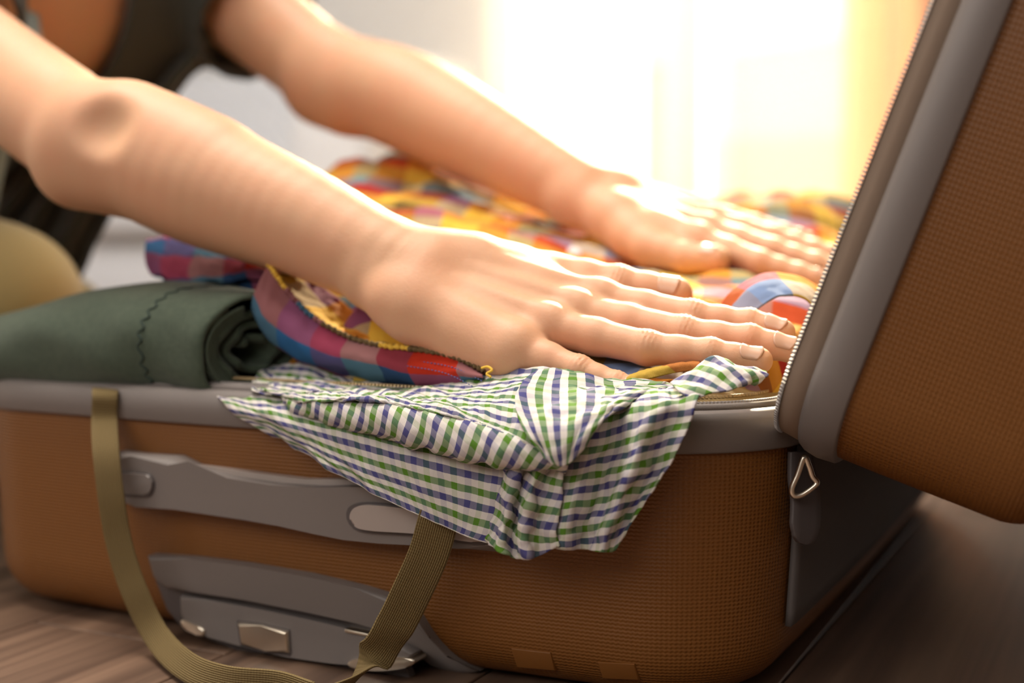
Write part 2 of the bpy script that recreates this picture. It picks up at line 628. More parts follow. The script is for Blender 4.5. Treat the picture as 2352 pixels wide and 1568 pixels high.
SHELL_PROF = [(0.131, 0.0035)]
for z, i in ((0.124, 0.0035), (0.10, 0.0045), (0.07, 0.0062), (0.05, 0.0074), (0.036, 0.0082)):
    SHELL_PROF.append((z, i))
for k in range(1, 9):                       # bottom fillet
    a = math.radians(90 * k / 8)
    SHELL_PROF.append((0.002 + 0.030 * (1 - math.sin(a)), 0.0084 + 0.027 * (1 - math.cos(a))))
INNER_PROF = [(0.140, 0.010), (0.10, 0.012), (0.03, 0.018), (0.012, 0.04)]
RIM_PROF = [(0.1268, 0.0045), (0.1268, 0.0008), (0.1278, 0.0), (0.136, -0.0010), (0.1425, 0.0), (0.1455, 0.0018),
            (0.1470, 0.0050), (0.1462, 0.0062), (0.1450, 0.0075), (0.1440, 0.0115), (0.1400, 0.0125), (0.1268, 0.0125)]
TAPE_PROF = [(0.1455, 0.0066), (0.1490, 0.0074), (0.1496, 0.0090), (0.1494, 0.0150), (0.1486, 0.0150), (0.1450, 0.0090)]

ANG = math.radians(111)
HX, HZ = 0.0045, 0.1475                      # hinge axis


def lid_xf(pts):
    """closed-lid coordinates (mirrored base) to the raised lid"""
    p = np.array(pts, dtype=float).reshape(-1, 3).copy()
    p[:, 2] = 2 * 0.1500 - p[:, 2]
    x, z = p[:, 0] - HX, p[:, 2] - HZ
    c, s = math.cos(ANG), math.sin(ANG)
    p[:, 0] = HX + x * c + z * s - 0.006
    p[:, 2] = HZ - x * s + z * c - 0.020
    return p


case = prop(empty('suitcase', (SCX, SCY, 0.0)), 'open orange-brown hard shell suitcase with grey trim, full of clothes', 'suitcase')


def shell_part(name, prof, m, lid=False, close=False, cap=None, label=None):
    r = rings_of(prof, LR if lid else None)
    v, f, uv = loft(r, True, close, cap)
    if lid:
        v = lid_xf(v)
        f = [t[::-1] for t in f]
    o = mesh_obj(name, v, f, m, case, uv)
    if label: o['label'] = label
    return o


shell_part('base_shell', SHELL_PROF, MATS['orange_shell'], cap='last', label='orange-brown ribbed lower shell')
shell_part('base_lining', INNER_PROF, MATS['lining'], cap='last', label='beige inner lining')
shell_part('base_rim', RIM_PROF, MATS['shell_grey'], close=True, label='grey rim of the lower shell')
shell_part('zipper_tape', TAPE_PROF, MATS['zipper_tape'], close=True)
# the lid is a little shallower
lid_prof = [(0.128 - (0.128 - z) * .76, .0035 + (i - .0035) * .62) for z, i in SHELL_PROF]
shell_part('lid_shell', lid_prof, MATS['orange_shell'], lid=True, cap='last', label='orange-brown ribbed raised lid')
shell_part('lid_lining', [(0.140 - (0.140 - z) * .72, i) for z, i in INNER_PROF], MATS['lining'], lid=True, cap='last')
shell_part('lid_rim', RIM_PROF, MATS['shell_grey'], lid=True, close=True, label='grey rim of the raised lid')
shell_part('zipper_tape', TAPE_PROF, MATS['zipper_tape'], lid=True, close=True)

shell_part('zipper_gusset', [(0.1455, 0.0030), (0.1560, 0.0040), (0.1572, 0.0052), (0.1572, 0.0068), (0.1560, 0.0078), (0.1455, 0.0075)], mat('gusset_tape', (0.30, 0.225, 0.17), 0.8), lid=True, close=True)


def teeth(name, inset, z, pitch, size, m, lid=False, y_max=None, parent=None):
    a = plan(inset, rad=LR if lid else None)
    a = np.vstack([a, a[:1]])
    seg = np.linalg.norm(np.diff(a, axis=0), axis=1)
    cum = np.concatenate([[0], np.cumsum(seg)])
    V, F = [], []
    for s in np.arange(0, cum[-1], pitch):
        i = min(np.searchsorted(cum, s, 'right') - 1, len(seg) - 1)
        t = (a[i + 1] - a[i]) / seg[i]
        p = a[i] + t * (s - cum[i])
        if y_max is not None and p[1] > y_max:
            continue
        nn = np.array([-t[1], t[0]])
        k = len(V)
        for dz in (0, size[2]):
            for du, dn in ((-1, -1), (1, -1), (1, 1), (-1, 1)):
                sh = 0.75 if dz else 1.0
                q = p + t * du * size[0] / 2 * sh + nn * dn * size[1] / 2 * sh
                V.append((q[0], q[1], z + dz))
        F += [(k + 4, k + 5, k + 6, k + 7), (k, k + 1, k + 5, k + 4), (k + 1, k + 2, k + 6, k + 5),
              (k + 2, k + 3, k + 7, k + 6), (k + 3, k, k + 4, k + 7)]
    V = np.array(V)
    if lid:
        V = lid_xf(V)
        F = [t[::-1] for t in F]
    o = mesh_obj(name, V, F, m, parent or case, smooth=False)
    o['kind'] = 'stuff'
    return o


teeth('zipper_teeth', 0.0125, 0.1488, 0.0019, (0.0012, 0.0042, 0.0016), MATS['zipper_coil'])
teeth('zipper_teeth', 0.0055, 0.1566, 0.0019, (0.0012, 0.0052, 0.0020), MATS['zipper_coil'], lid=True)

# --- things moulded on the front end wall
def wall_inset(z):
    zz = [p[0] for p in SHELL_PROF][::-1]; ii = [p[1] for p in SHELL_PROF][::-1]
    return float(np.interp(z, zz, ii))


def wall_y(x, z):
    xr = (x - SCX) / (SW / 2)
    return wall_inset(z) - BOW * (1 - min(xr * xr, 1))


def wall_px(pts, off=0.012):
    """photo outline to (x,z) on the front wall"""
    out = []
    for px, py in pts:
        yv = -0.010
        for _ in range(4):
            w = on_y(px, py, yv)
            yv = wall_y(w[0], max(w[2], 0.026)) - off
        out.append((float(w[0]), float(w[2])))
    return out


def mirror_close(up, lo):
    return up + lo[::-1]


# carry handle: ledge, grip, two end caps
grip_up = [(250, 1040), (300, 1047), (385, 1052), (430, 1075), (520, 1098), (620, 1114), (720, 1120), (800, 1118), (880, 1120), (960, 1130), (1050, 1145), (1150, 1168)]
grip_lo = [(250, 1152), (310, 1164), (400, 1170), (480, 1182), (560, 1194), (640, 1208), (720, 1226), (790, 1240), (870, 1248), (950, 1252), (1050, 1260), (1150, 1272)]
plate('handle_ledge', wall_px([(262, 1044), (400, 1048), (404, 1062), (560, 1082), (700, 1100), (780, 1100), (900, 1110), (1120, 1140), (1120, 1180), (700, 1180), (300, 1130)], 0.005),
      wall_y, 0.006, MATS['light_plastic'], case, 0.001)
grip = plate('carry_handle', wall_px(grip_up + grip_lo[::-1], 0.014), wall_y, 0.014, MATS['shell_grey'], case, 0.004, 4)
grip['label'] = 'grey moulded carry handle'


def child_plate(name, outline, thick, m, parent, bev):
    o = plate(name, outline, wall_y, thick, m, None, bev)
    o.parent = parent
    o.matrix_parent_inverse = parent.matrix_world.inverted()
    return o


bpy.context.view_layer.update()
child_plate('handle_socket', smooth_outline(wall_px([(795, 1180), (812, 1158), (860, 1154), (970, 1166), (1120, 1184), (1120, 1250), (965, 1232), (850, 1224), (810, 1212)], 0.0145), 60), 0.0148, MATS['dark_grey'], grip, 0.0004)
child_plate('handle_button', smooth_outline(wall_px([(804, 1185), (818, 1164), (860, 1160), (970, 1172), (1110, 1190), (1110, 1244), (965, 1226), (850, 1218), (814, 1207)], 0.017), 60), 0.0175, MATS['light_plastic'], grip, 0.0014)
child_plate('handle_socket', smooth_outline(wall_px([(262, 1086), (330, 1084), (350, 1096), (354, 1118), (344, 1138), (325, 1142), (262, 1132)], 0.0145), 40), 0.0146, MATS['dark_grey'], grip, 0.0003)
child_plate('handle_button', smooth_outline(wall_px([(258, 1090), (328, 1089), (345, 1099), (348, 1117), (340, 1132), (323, 1136), (258, 1127)], 0.0155), 40), 0.0158, MATS['shell_grey'], grip, 0.001)

# pull-out trolley handle in its housing at the bottom edge
hs = plate('trolley_housing', wall_px([(338, 1276), (430, 1282), (560, 1298), (700, 1322), (820, 1350), (905, 1376), (955, 1420), (985, 1470), (1015, 1520), (1055, 1575), (1000, 1590),
                                       (930, 1560), (900, 1450), (820, 1430), (700, 1404), (560, 1376), (440, 1358), (380, 1352), (352, 1325)], 0.008),
           wall_y, 0.009, MATS['shell_grey'], case, 0.0025, 4)
hs['label'] = 'grey curved housing of the trolley handle'
plate('housing_recess', wall_px([(352, 1330), (440, 1352), (700, 1398), (900, 1444), (940, 1560), (700, 1560), (560, 1500), (420, 1450), (380, 1400)], 0.003),
      lambda x, z: wall_y(x, max(z, 0.03)), 0.002, MATS['dark_grey'], case, 0.001)
trol = plate('trolley_handle', wall_px([(412, 1366), (500, 1380), (620, 1402), (740, 1428), (830, 1450), (905, 1470), (950, 1500), (940, 1528), (860, 1530), (760, 1522), (660, 1508), (560, 1484), (480, 1462), (425, 1440), (414, 1410)], 0.006),
             lambda x, z: wall_y(x, max(z, 0.026)), 0.007, MATS['shell_grey'], case, 0.003, 4)
trol['label'] = 'grey retracted trolley grip'
bpy.context.view_layer.update()


def low_plate(name, pts, off, thick, m, parent, bev, smooth_n=None):
    o_ = wall_px(pts, off)
    if smooth_n: o_ = smooth_outline(o_, smooth_n)
    o = plate(name, o_, lambda x, z: wall_y(x, max(z, 0.026)), thick, m, None, bev)
    o.parent = parent
    o.matrix_parent_inverse = parent.matrix_world.inverted()
    return o


low_plate('button_socket', [(541, 1424), (600, 1432), (664, 1446), (668, 1500), (664, 1508), (600, 1498), (549, 1485)], 0.008, 0.0074, MATS['dark_grey'], trol, 0.0004)
low_plate('release_button', [(546, 1430), (600, 1436), (660, 1450), (662, 1500), (610, 1494), (553, 1480)], 0.009, 0.0098, MATS['metal'], trol, 0.0016)
low_plate('chrome_tip', [(416, 1424), (440, 1432), (468, 1446), (464, 1462), (440, 1452), (420, 1442)], 0.008, 0.0085, MATS['metal'], trol, 0.001, 24)
low_plate('chrome_tip', [(800, 1520), (850, 1508), (945, 1512), (942, 1530), (880, 1540), (812, 1536)], 0.008, 0.0085, MATS['metal'], trol, 0.001, 24)
low_plate('chrome_line', [(792, 1444), (868, 1460), (868, 1466), (792, 1451)], 0.008, 0.0085, MATS['metal'], trol, 0.0004)

# moulded pads near the bottom corner of the front wall
for k, pts in enumerate(([(1170, 1490), (1262, 1500), (1266, 1548), (1176, 1540)], [(1368, 1522), (1455, 1526), (1460, 1570), (1374, 1566)])):
    plate('moulded_foot', wall_px(pts, 0.001), lambda x, z: wall_y(x, max(z, .014)), 0.0008, MATS['orange_shell'], case, 0.0008)

# hinge side: grey cloth panel, dark hinge tongue, ring
pl = plan(0.0)
hp = []
sel = [(float(p[0]), float(p[1])) for p in pl if p[0] > -0.035 and p[1] < 0.62 and p[1] > 0.060]
sel.sort(key=lambda q: q[1])
for z in (0.1262, 0.115, 0.10, 0.085, 0.07, 0.055, 0.042, 0.034):
    i = wall_inset(z) - 0.0016
    hp.append([(x - i, yv, z) for x, yv in sel])
v, f, uv = loft(hp, close_ring=False)
o = mesh_obj('hinge_panel', v, f, MATS['hinge_cloth'], case, uv)
o.modifiers.new('thick', 'SOLIDIFY').thickness = 0.003
o['label'] = 'dark grey hinge panel on the side'


def ribbon(name, pts, width_dir, width, thick, m, parent, n=80, uvs=True):
    """band along pts; width_dir: one (3,) vector or one per control point"""
    c = catmull(pts, n)
    wd = np.asarray(width_dir, dtype=float)
    if wd.ndim == 1: wd = np.tile(wd, (len(pts), 1))
    wd = catmull(wd, n)
    t = np.gradient(c, axis=0); t /= np.linalg.norm(t, axis=1)[:, None]
    wd -= t * np.sum(wd * t, 1)[:, None]; wd /= np.linalg.norm(wd, axis=1)[:, None]
    nn = np.cross(t, wd)
    w = np.broadcast_to(np.asarray(width, dtype=float), (n,))[:, None] / 2
    h = thick / 2
    rings = []
    for sx, sn in ((-1, -.6), (-.93, -1), (-.5, -1), (0, -1), (.5, -1), (.93, -1), (1, -.6), (1, .6), (.93, 1), (.5, 1), (0, 1), (-.5, 1), (-.93, 1), (-1, .6)):
        rings.append(c + wd * w * sx + nn * h * sn)
    R_ = np.transpose(np.array(rings), (1, 0, 2))
    v, f, uv = loft(R_, True, False, 'both')
    L = np.concatenate([[0], np.cumsum(np.linalg.norm(np.diff(c, axis=0), axis=1))])
    prof = np.array([-1, -.93, -.5, 0, .5, .93, 1, 1, .93, .5, 0, -.5, -.93, -1]) * float(np.mean(width)) / 2
    uv = np.stack([np.tile(prof, n), np.repeat(L, 14)], 1)
    return mesh_obj(name, v, f, m, parent, uv)


# hinge tongue hanging at the corner and the triangular zip ring
tg = [P(1838, 1036, 0.634), P(1842, 1090, 0.633), P(1850, 1150, 0.632), P(1848, 1215, 0.630), P(1840, 1248, 0.629)]
o = ribbon('hinge_tongue', tg, (CR * 0.75 + CF * 0.55), np.interp(np.linspace(0, 1, 60), [0, .3, .7, .93, 1], [.016, .020, .021, .015, .005]), 0.003, MATS['dark_grey'], case, 60)
ringp = [P(x, y, .622) for x, y in ((1847, 1050), (1832, 1090), (1819, 1122), (1824, 1138), (1842, 1136), (1866, 1120), (1876, 1108), (1866, 1094), (1858, 1070))]
rp = np.array(ringp)
ring_c = smooth_outline(rp, 72)
v, f, uv = tube(ring_c, 0.0015, 8, True)
o = mesh_obj('zip_ring', v, f, MATS['metal'], case)
o['label'] = 'triangular metal zip ring'
# beige zipped inner flap showing at the corner, with its own small teeth
fl = []
for i_, z, zc in ((0.016, 0.1475, .1490), (0.030, 0.1455, .1545), (0.050, 0.1430, .1580), (0.075, 0.140, .158), (0.11, 0.132, .150)):
    a = plan(i_)
    pf = [np.clip((p[0] + .13) / .08, 0, 1) for p in a]          # puffed up near the hinge
    fl.append([(p[0], p[1], z + (zc - z) * w) for p, w in zip(a, pf)])
fl = np.array(fl)
v, f, uv = loft(fl, True, False)
o = mesh_obj('inner_flap', v, f, MATS['lining'], case, uv)
o.modifiers.new('thick', 'SOLIDIFY').thickness = 0.0015
o['label'] = 'beige inner divider flap'
teeth('flap_teeth', 0.022, 0.1512, 0.0022, (0.0013, 0.0034, 0.0012), mat('beige_teeth', (0.50, 0.36, 0.18), 0.45), y_max=0.30)

# cloth strip joining base and lid along the hinge
ys_ = np.linspace(.075, SL - .075, 30)
e_ = lid_xf([(SCX + SW / 2 + .0065 * (1 - ((yv - SCY) / (SL / 2)) ** 2) - .002, yv, .1465) for yv in ys_])
st_ = [[(SCX + SW / 2 + .0065 * (1 - ((yv - SCY) / (SL / 2)) ** 2) - .002, yv, .1475) for yv in ys_],
       [(SCX + SW / 2 + .010, yv, .141) for yv in ys_], [tuple(p) for p in e_]]
v, f, uv = loft(np.array(st_), False, False)
o = mesh_obj('hinge_strip', v, f, MATS['hinge_cloth'], case, uv)
o.modifiers.new('thick', 'SOLIDIFY').thickness = 0.0015

# khaki elastic strap hanging out of the case in a loop
def strap_material():
    m = bpy.data.materials.new('khaki_webbing'); m.use_nodes = True
    nt = m.node_tree; b = nt.nodes['Principled BSDF']
    b.inputs['Base Color'].default_value = (0.17, 0.115, 0.038, 1); b.inputs['Roughness'].default_value = 0.8
    u, v = uv_xy(nt)
    su = math_node(nt, 'SINE', math_node(nt, 'MULTIPLY', u, 2 * math.pi / 0.0011))
    sv = math_node(nt, 'SINE', math_node(nt, 'MULTIPLY', v, 2 * math.pi / 0.0016))
    bp = N(nt, 'ShaderNodeBump'); bp.inputs['Strength'].default_value = 0.6; bp.inputs['Distance'].default_value = 0.0004
    nt.links.new(math_node(nt, 'ADD', su, math_node(nt, 'MULTIPLY', sv, 0.6)), bp.inputs['Height'])
    nt.links.new(bp.outputs['Normal'], b.inputs['Normal'])
    MATS['khaki_webbing'] = m


strap_material()
sy = [(242, 885, .022), (242, 900, -.012), (240, 960, -.016), (244, 1040, -.030), (254, 1130, -.034), (272, 1240, -.034), (306, 1350, -.034), (360, 1460, -.036), (430, 1530, -.040), (520, 1562, -.044), (640, 1574, -.046), (720, 1600, -.05)]
spts = [on_y(a, b, c) for a, b, c in sy]
spts = [p if p[2] > .009 else on_z(a, b, .009) for p, (a, b, c) in zip(spts, sy)]
wdir = [CR] * 5 + [CR * .95 + CU * 0.30, CR * .9 + CU * 0.45, CR * .75 + CU * .65, CR * .5 + CU * .85, CR * .15 + CU * 1.0, CU, CU]
strap1 = ribbon('strap', spts, wdir, 0.0148, 0.0014, MATS['khaki_webbing'], case, 90)
strap1['label'] = 'khaki elastic strap looping down to the floor'
sy = [(1030, 1120, -.026), (1008, 1190, -.030), (985, 1270, -.032), (950, 1350, -.034), (905, 1440, -.036), (850, 1520, -.040), (790, 1590, -.044), (715, 1640, -.047)]
spts = [on_y(a, b, c) for a, b, c in sy]
spts = [p if p[2] > .010 else on_z(a, b, .010) for p, (a, b, c) in zip(spts, sy)]
strap2 = ribbon('strap', spts, [CR + CU * .15, CR + CU * .18, CR + CU * .25, CR + CU * .35, CR + CU * .5, CR * .8 + CU * .6, CR * .5 + CU * .8, CU], 0.0200, 0.0014, MATS['khaki_webbing'], case, 80)
strap2['label'] = 'woven khaki strap rising under the gingham cloth'
# ------------------------------------------------------------------ the person (one continuous body from a smooth distance field)
import openvdb as vdb


def rc(p, a, b, r1, r2):
    """signed distance to a tapered capsule"""
    ba = b - a
    l2 = float(ba @ ba)
    rr = r1 - r2
    a2 = l2 - rr * rr
    il2 = 1.0 / l2
    pa = p - a
    y = pa @ ba
    z = y - l2
    q = pa * l2 - np.outer(y, ba)
    x2 = np.einsum('ij,ij->i', q, q)
    y2, z2 = y * y * l2, z * z * l2
    k = np.sign(rr) * rr * rr * x2
    d = (np.sqrt(np.maximum(x2 * a2 * il2, 0)) + y * rr) * il2 - r1
    m1 = np.sign(z) * a2 * z2 > k
    d = np.where(m1, np.sqrt(x2 + z2) * il2 - r2, d)
    m2 = (~m1) & (np.sign(y) * a2 * y2 < k)
    d = np.where(m2, np.sqrt(x2 + y2) * il2 - r1, d)
    return d


def smin(a, b, k):
    if k <= 0: return np.minimum(a, b)
    h = np.maximum(k - np.abs(a - b), 0) / k
    return np.minimum(a, b) - h * h * k * 0.25


class Field:
    def __init__(self):
        self.dents = []
        self.groups = []                     # (k_join, k_in, prims, lo, hi)

    def add(self, prims, k_in=0.006, k_join=0.008):
        pr = [(np.array(a, float), np.array(b, float) + 1e-6, r1, r2) for a, b, r1, r2 in prims]
        lo = np.min([np.minimum(a - r1, b - r2) for a, b, r1, r2 in pr], 0)
        hi = np.max([np.maximum(a + r1, b + r2) for a, b, r1, r2 in pr], 0)
        self.groups.append((k_join, k_in, pr, lo, hi))

    def chain(self, pts, radii, k_in=0.004, k_join=0.008):
        self.add([(pts[i], pts[i + 1], radii[i], radii[i + 1]) for i in range(len(pts) - 1)], k_in, k_join)

    def limb(self, pts, radii, k_join=0.012, n=22):
        """smoothly tapering limb through the given points"""
        c = catmull(pts, n)
        r = catmull(np.column_stack([radii, radii, radii]), n)[:, 0]
        self.chain(list(c), list(r), 0.0006, k_join)

    def eval(self, p, far=0.05, pad=0.03):
        lo, hi = p.min(0) - pad, p.max(0) + pad
        out = np.full(len(p), far)
        for kj, ki, pr, glo, ghi in self.groups:
            if np.any(glo > hi) or np.any(ghi < lo): continue
            g = None
            for a, b, r1, r2 in pr:
                if np.any(np.minimum(a - r1, b - r2) > hi) or np.any(np.maximum(a + r1, b + r2) < lo): continue
                d = rc(p, a, b, r1, r2)
                g = d if g is None else smin(g, d, ki)
            if g is not None:
                out = smin(out, g, kj)
        for c, r, k in self.dents:
            if np.all(c + r > lo) and np.all(c - r < hi):
                out = -smin(-out, np.linalg.norm(p - c, axis=1) - r, k)
        return out

    def grad(self, p, e=0.0006):
        g = np.empty_like(p)
        for ax in range(3):
            o = np.zeros(3); o[ax] = e
            g[:, ax] = self.eval(p + o) - self.eval(p - o)
        n = np.linalg.norm(g, axis=1)[:, None]
        return g / np.maximum(n, 1e-9)

    def mesh(self, vox, T=24, post=None):
        lo = np.min([g[3] for g in self.groups], 0) - 0.02
        hi = np.max([g[4] for g in self.groups], 0) + 0.02
        grid = vdb.FloatGrid(0.05)
        boxes = [(np.minimum(a - r1, b - r2) - 0.012, np.maximum(a + r1, b + r2) + 0.012) for g in self.groups for a, b, r1, r2 in g[2]]
        blo = np.array([b[0] for b in boxes]); bhi = np.array([b[1] for b in boxes])
        nt_ = np.ceil((hi - lo) / (vox * T)).astype(int)
        base = np.stack(np.meshgrid(*[np.arange(T)] * 3, indexing='ij'), -1).reshape(-1, 3)
        c8 = np.stack(np.meshgrid(*[np.linspace(0, T, 4)] * 3, indexing='ij'), -1).reshape(-1, 3)
        for i in range(nt_[0]):
            for j in range(nt_[1]):
                for k in range(nt_[2]):
                    off = np.array([i, j, k]) * T
                    tl, th = lo + off * vox, lo + (off + T) * vox
                    if not np.any(np.all(blo < th, 1) & np.all(bhi > tl, 1)): continue
                    q = self.eval(lo + (c8 + off) * vox, pad=0.05)
                    if q.min() > T * vox * 0.6 or q.max() < -T * vox * 0.6:
                        if q.max() < 0:
                            grid.copyFromArray(np.full((T, T, T), -0.05, np.float32), ijk=tuple(int(v) for v in off))
                        continue
                    d = self.eval(lo + (base + off) * vox)
                    if post is not None: d = post(lo + (base + off) * vox, d)
                    grid.copyFromArray(np.ascontiguousarray(d.reshape(T, T, T).astype(np.float32)), ijk=tuple(int(v) for v in off))
        pts, quads = grid.convertToQuads(0.0)
        return pts.astype(float) * vox + lo, quads[:, ::-1].astype(int)


def unit(v):
    v = np.asarray(v, float)
    return v / np.linalg.norm(v)


UP = np.array([0, 0, 1.0])
FH = np.array([-math.sin(YAW), math.cos(YAW), 0.0])
FACE = unit(CR * 0.912 - FH * 0.41)            # the way the person faces
SIDE = unit(np.cross(FACE, UP))                # towards the person's right (to the camera)

B = Field()
Sr, Er, Wr = P(-250, 0, 0.985), P(205, 324, 0.808), P(967, 648, 0.702)
Sl, El, Wl = P(400, -110, 1.25), P(745, 165, 1.12), P(1392, 452, 0.962)
MIDS = (Sr + Sl) / 2
HIP = MIDS - FACE * 0.40 - UP * 0.17

# --- near arm
B.limb([Sr, Sr + (Er - Sr) * .5, Er], [.046, .0395, .0358], .02, 8)
B.chain([P(175, 395, .80), P(250, 390, .795)], [.019, .022], .01, .025)                 # elbow bone
B.limb([P(245, 324, .802), P(330, 358, .792), P(463, 415, .772), P(585, 465, .755), P(712, 518, .737), P(888, 606, .713), P(960, 642, .704)],
       [.0350, .0390, .0390, .0352, .0308, .0254, .0215], .016)
B.chain([P(300, 288, .79), P(480, 368, .768)], [.0255, .0235], .002, .014)                   # brachioradialis swell
B.dents.append((P(216, 274, .808 - .036 - .0225), .016, .014))                            # hollow above the elbow bone
# wrist: wide and flat
wr_r, wr_u = P(1003, 598, .712), P(945, 700, .690)
B.chain([P(900, 580, .718), wr_r], [.0160, .0165], .002, .010)
B.chain([P(860, 650, .705), wr_u], [.0150, .0165], .002, .010)
B.chain([P(903, 690, .690), P(925, 706, .688)], [.0130, .0115], .002, .010)               # ulna head

HAND_R = dict(
    index=[P(1374, 690, .698), P(1591, 728, .675), P(1722, 744, .665), P(1798, 762, .658)],
    middle=[P(1318, 716, .686), P(1570, 766, .660), P(1722, 781, .649), P(1818, 804, .643)],
    ring=[P(1257, 748, .673), P(1486, 799, .647), P(1632, 812, .638), P(1744, 828, .631)],
    pinky=[P(1190, 800, .662), P(1330, 852, .642), P(1415, 885, .634), P(1478, 905, .628)],
    thumb=[P(1268, 632, .724), P(1420, 655, .716), P(1552, 675, .708)])
RAD_R = dict(index=[.0108, .0086, .0075, .0064], middle=[.0110, .0088, .0077, .0066], ring=[.0107, .0085, .0075, .0066],
             pinky=[.0098, .0074, .0066, .0056], thumb=[.0125, .0108, .0094])
palm_start = dict(index=P(1020, 612, .710), middle=P(1000, 638, .704), ring=P(980, 668, .698), pinky=P(958, 698, .692))


def build_hand(F_, joints, rad, start, thumb_root, nrm, thick=0.0128):
    # palm: bones from the wrist to each knuckle, merged softly
    pr = []
    for k in ('index', 'middle', 'ring', 'pinky'):
        m = joints[k][0] - nrm * 0.0035
        pr.append((start[k], m, 0.0150, thick - (0.0015 if k == 'pinky' else 0)))
        mid = (start[k] + m) / 2 - nrm * 0.006
        pr.append((mid, m - nrm * 0.004, 0.0125, 0.0105))
    F_.add(pr, 0.010, 0.014)
    # thumb ball and web
    t = joints['thumb']
    F_.add([(thumb_root, t[0] - nrm * .003, 0.0165, 0.0120)], 0.01, 0.016)
    F_.add([((thumb_root + t[0]) / 2 - nrm * .004, joints['index'][0] * .6 + start['index'] * .4 - nrm * .005, 0.0115, 0.0105)], 0.01, 0.014)
    # tendons on the back of the hand
    for k in ('index', 'middle', 'ring', 'pinky'):
        a, b = start[k], joints[k][0]
        F_.add([(a * .75 + b * .25 + nrm * .0105, b + nrm * .0078, 0.0022, 0.0030)], 0.002, 0.0055)
        F_.add([(b + nrm * .0032, b + nrm * .0034 + (joints[k][1] - b) * .06, 0.0082, 0.0080)], 0.002, 0.008)   # knuckle
    for k in ('index', 'middle', 'ring', 'pinky', 'thumb'):
        j, r = joints[k], rad[k]
        pts, rr = [j[0]], [r[0]]
        for i in range(1, len(j)):
            d = j[i] - j[i - 1]
            waist = 0.93 * (r[i - 1] + r[i]) / 2 if i > 1 else (r[i - 1] * .55 + r[i] * .42)
            pts.append(j[i - 1] + d * .5); rr.append(waist)
            pts.append(j[i]); rr.append(r[i])
        F_.chain(pts, rr, 0.0035, 0.0035 if k != 'thumb' else 0.007)


NR = unit(np.cross(HAND_R['middle'][0] - Wr, HAND_R['index'][0] - HAND_R['pinky'][0]))
if NR[2] < 0: NR = -NR
build_hand(B, HAND_R, RAD_R, palm_start, P(1100, 608, .716), NR)
B.chain([P(985, 725, .690), P(1160, 812, .664)], [.0135, .0125], .006, .016)             # heel of the hand on the little-finger side

# --- far arm
B.limb([Sl, Sl + (El - Sl) * .5, El], [.050, .043, .0375], .02, 8)
B.limb([P(757, 172, 1.115), P(898, 218, 1.075), P(1000, 265, 1.05), P(1105, 319, 1.022), P(1262, 405, .985), P(1330, 440, .972)],
       [.0365, .0415, .0398, .0355, .0280, .0245], .016)
B.chain([P(740, 215, 1.11), P(790, 232, 1.10)], [.02, .022], .01, .03)
B.chain([P(1330, 425, .985), P(1410, 442, .975)], [.0190, .0175], .002, .010)
B.chain([P(1310, 462, .965), P(1395, 492, .95)], [.0190, .0180], .002, .010)
HAND_L = dict(
    index=[P(1602, 552, .905), P(1745, 603, .875), P(1835, 630, .865), P(1900, 648, .858)],
    middle=[P(1622, 530, .925), P(1775, 575, .895), P(1875, 605, .88), P(1945, 625, .872)],
    ring=[P(1628, 508, .945), P(1775, 545, .92), P(1870, 575, .905), P(1935, 594, .895)],
    pinky=[P(1610, 488, .965), P(1735, 517, .95), P(1800, 535, .94), P(1860, 553, .93)],
    thumb=[P(1492, 566, .905), P(1575, 592, .885), P(1645, 596, .872)])
RAD_L = dict(RAD_R)
pl_start = dict(index=P(1410, 492, .95), middle=P(1415, 476, .96), ring=P(1418, 460, .968), pinky=P(1420, 446, .976))
NL = unit(np.cross(HAND_L['middle'][0] - Wl, HAND_L['pinky'][0] - HAND_L['index'][0]))
if NL[2] < 0: NL = -NL
build_hand(B, HAND_L, RAD_L, pl_start, P(1415, 512, .938), NL)

# --- trunk, neck, head
sr_in, sl_in = Sr + (MIDS - Sr) * .18, Sl + (MIDS - Sl) * .18
spine_top = MIDS - FACE * .035 + UP * .015
B.add([(Sr, sr_in, .05, .055), (Sl, sl_in, .05, .055), (sr_in - UP * .01, sl_in - UP * .01, .058, .058)], .03, .03)
for s in (-1, 0, 1):
    o_ = SIDE * .075 * s
    B.add([(MIDS + o_ - FACE * .02 - UP * .02, MIDS + o_ - FACE * .18 - UP * .09, .082, .078), (MIDS + o_ - FACE * .18 - UP * .09, HIP + o_, .078, .088)], .03, .04)
HEAD = MIDS + UP * .205 + FACE * .075
NECK0, NECK1 = MIDS - FACE * .02 + UP * .04, HEAD - UP * .075 - FACE * .02
B.chain([NECK0, NECK1], [.056, .052], .02, .04)
LOOK = unit(FACE - UP * .55)
HUP = unit(UP + FACE * .55)
B.add([(HEAD + HUP * .035 - LOOK * .025, HEAD + HUP * .03 + LOOK * .03, .078, .070), (HEAD - HUP * .01 - LOOK * .01, HEAD - HUP * .075 + LOOK * .055, .066, .032)], .03, .02)
B.add([(HEAD + LOOK * .092 + HUP * .012, HEAD + LOOK * .108 - HUP * .028, .008, .0125)], .005, .012)    # nose
B.add([(HEAD + LOOK * .085 - HUP * .058 - SIDE * .014, HEAD + LOOK * .085 - HUP * .058 + SIDE * .014, .0075, .0075)], .004, .006)    # lips
B.add([(HEAD + LOOK * .080 + HUP * .030 - SIDE * .04, HEAD + LOOK * .080 + HUP * .030 + SIDE * .04, .009, .009)], .004, .014)    # brow
for s in (-1, 1):
    B.add([(HEAD + SIDE * s * .074 + HUP * .015 - LOOK * .008, HEAD + SIDE * s * .070 - HUP * .025 + LOOK * .002, .010, .007)], .004, .006)   # ears

bv, bf = B.mesh(0.0022)


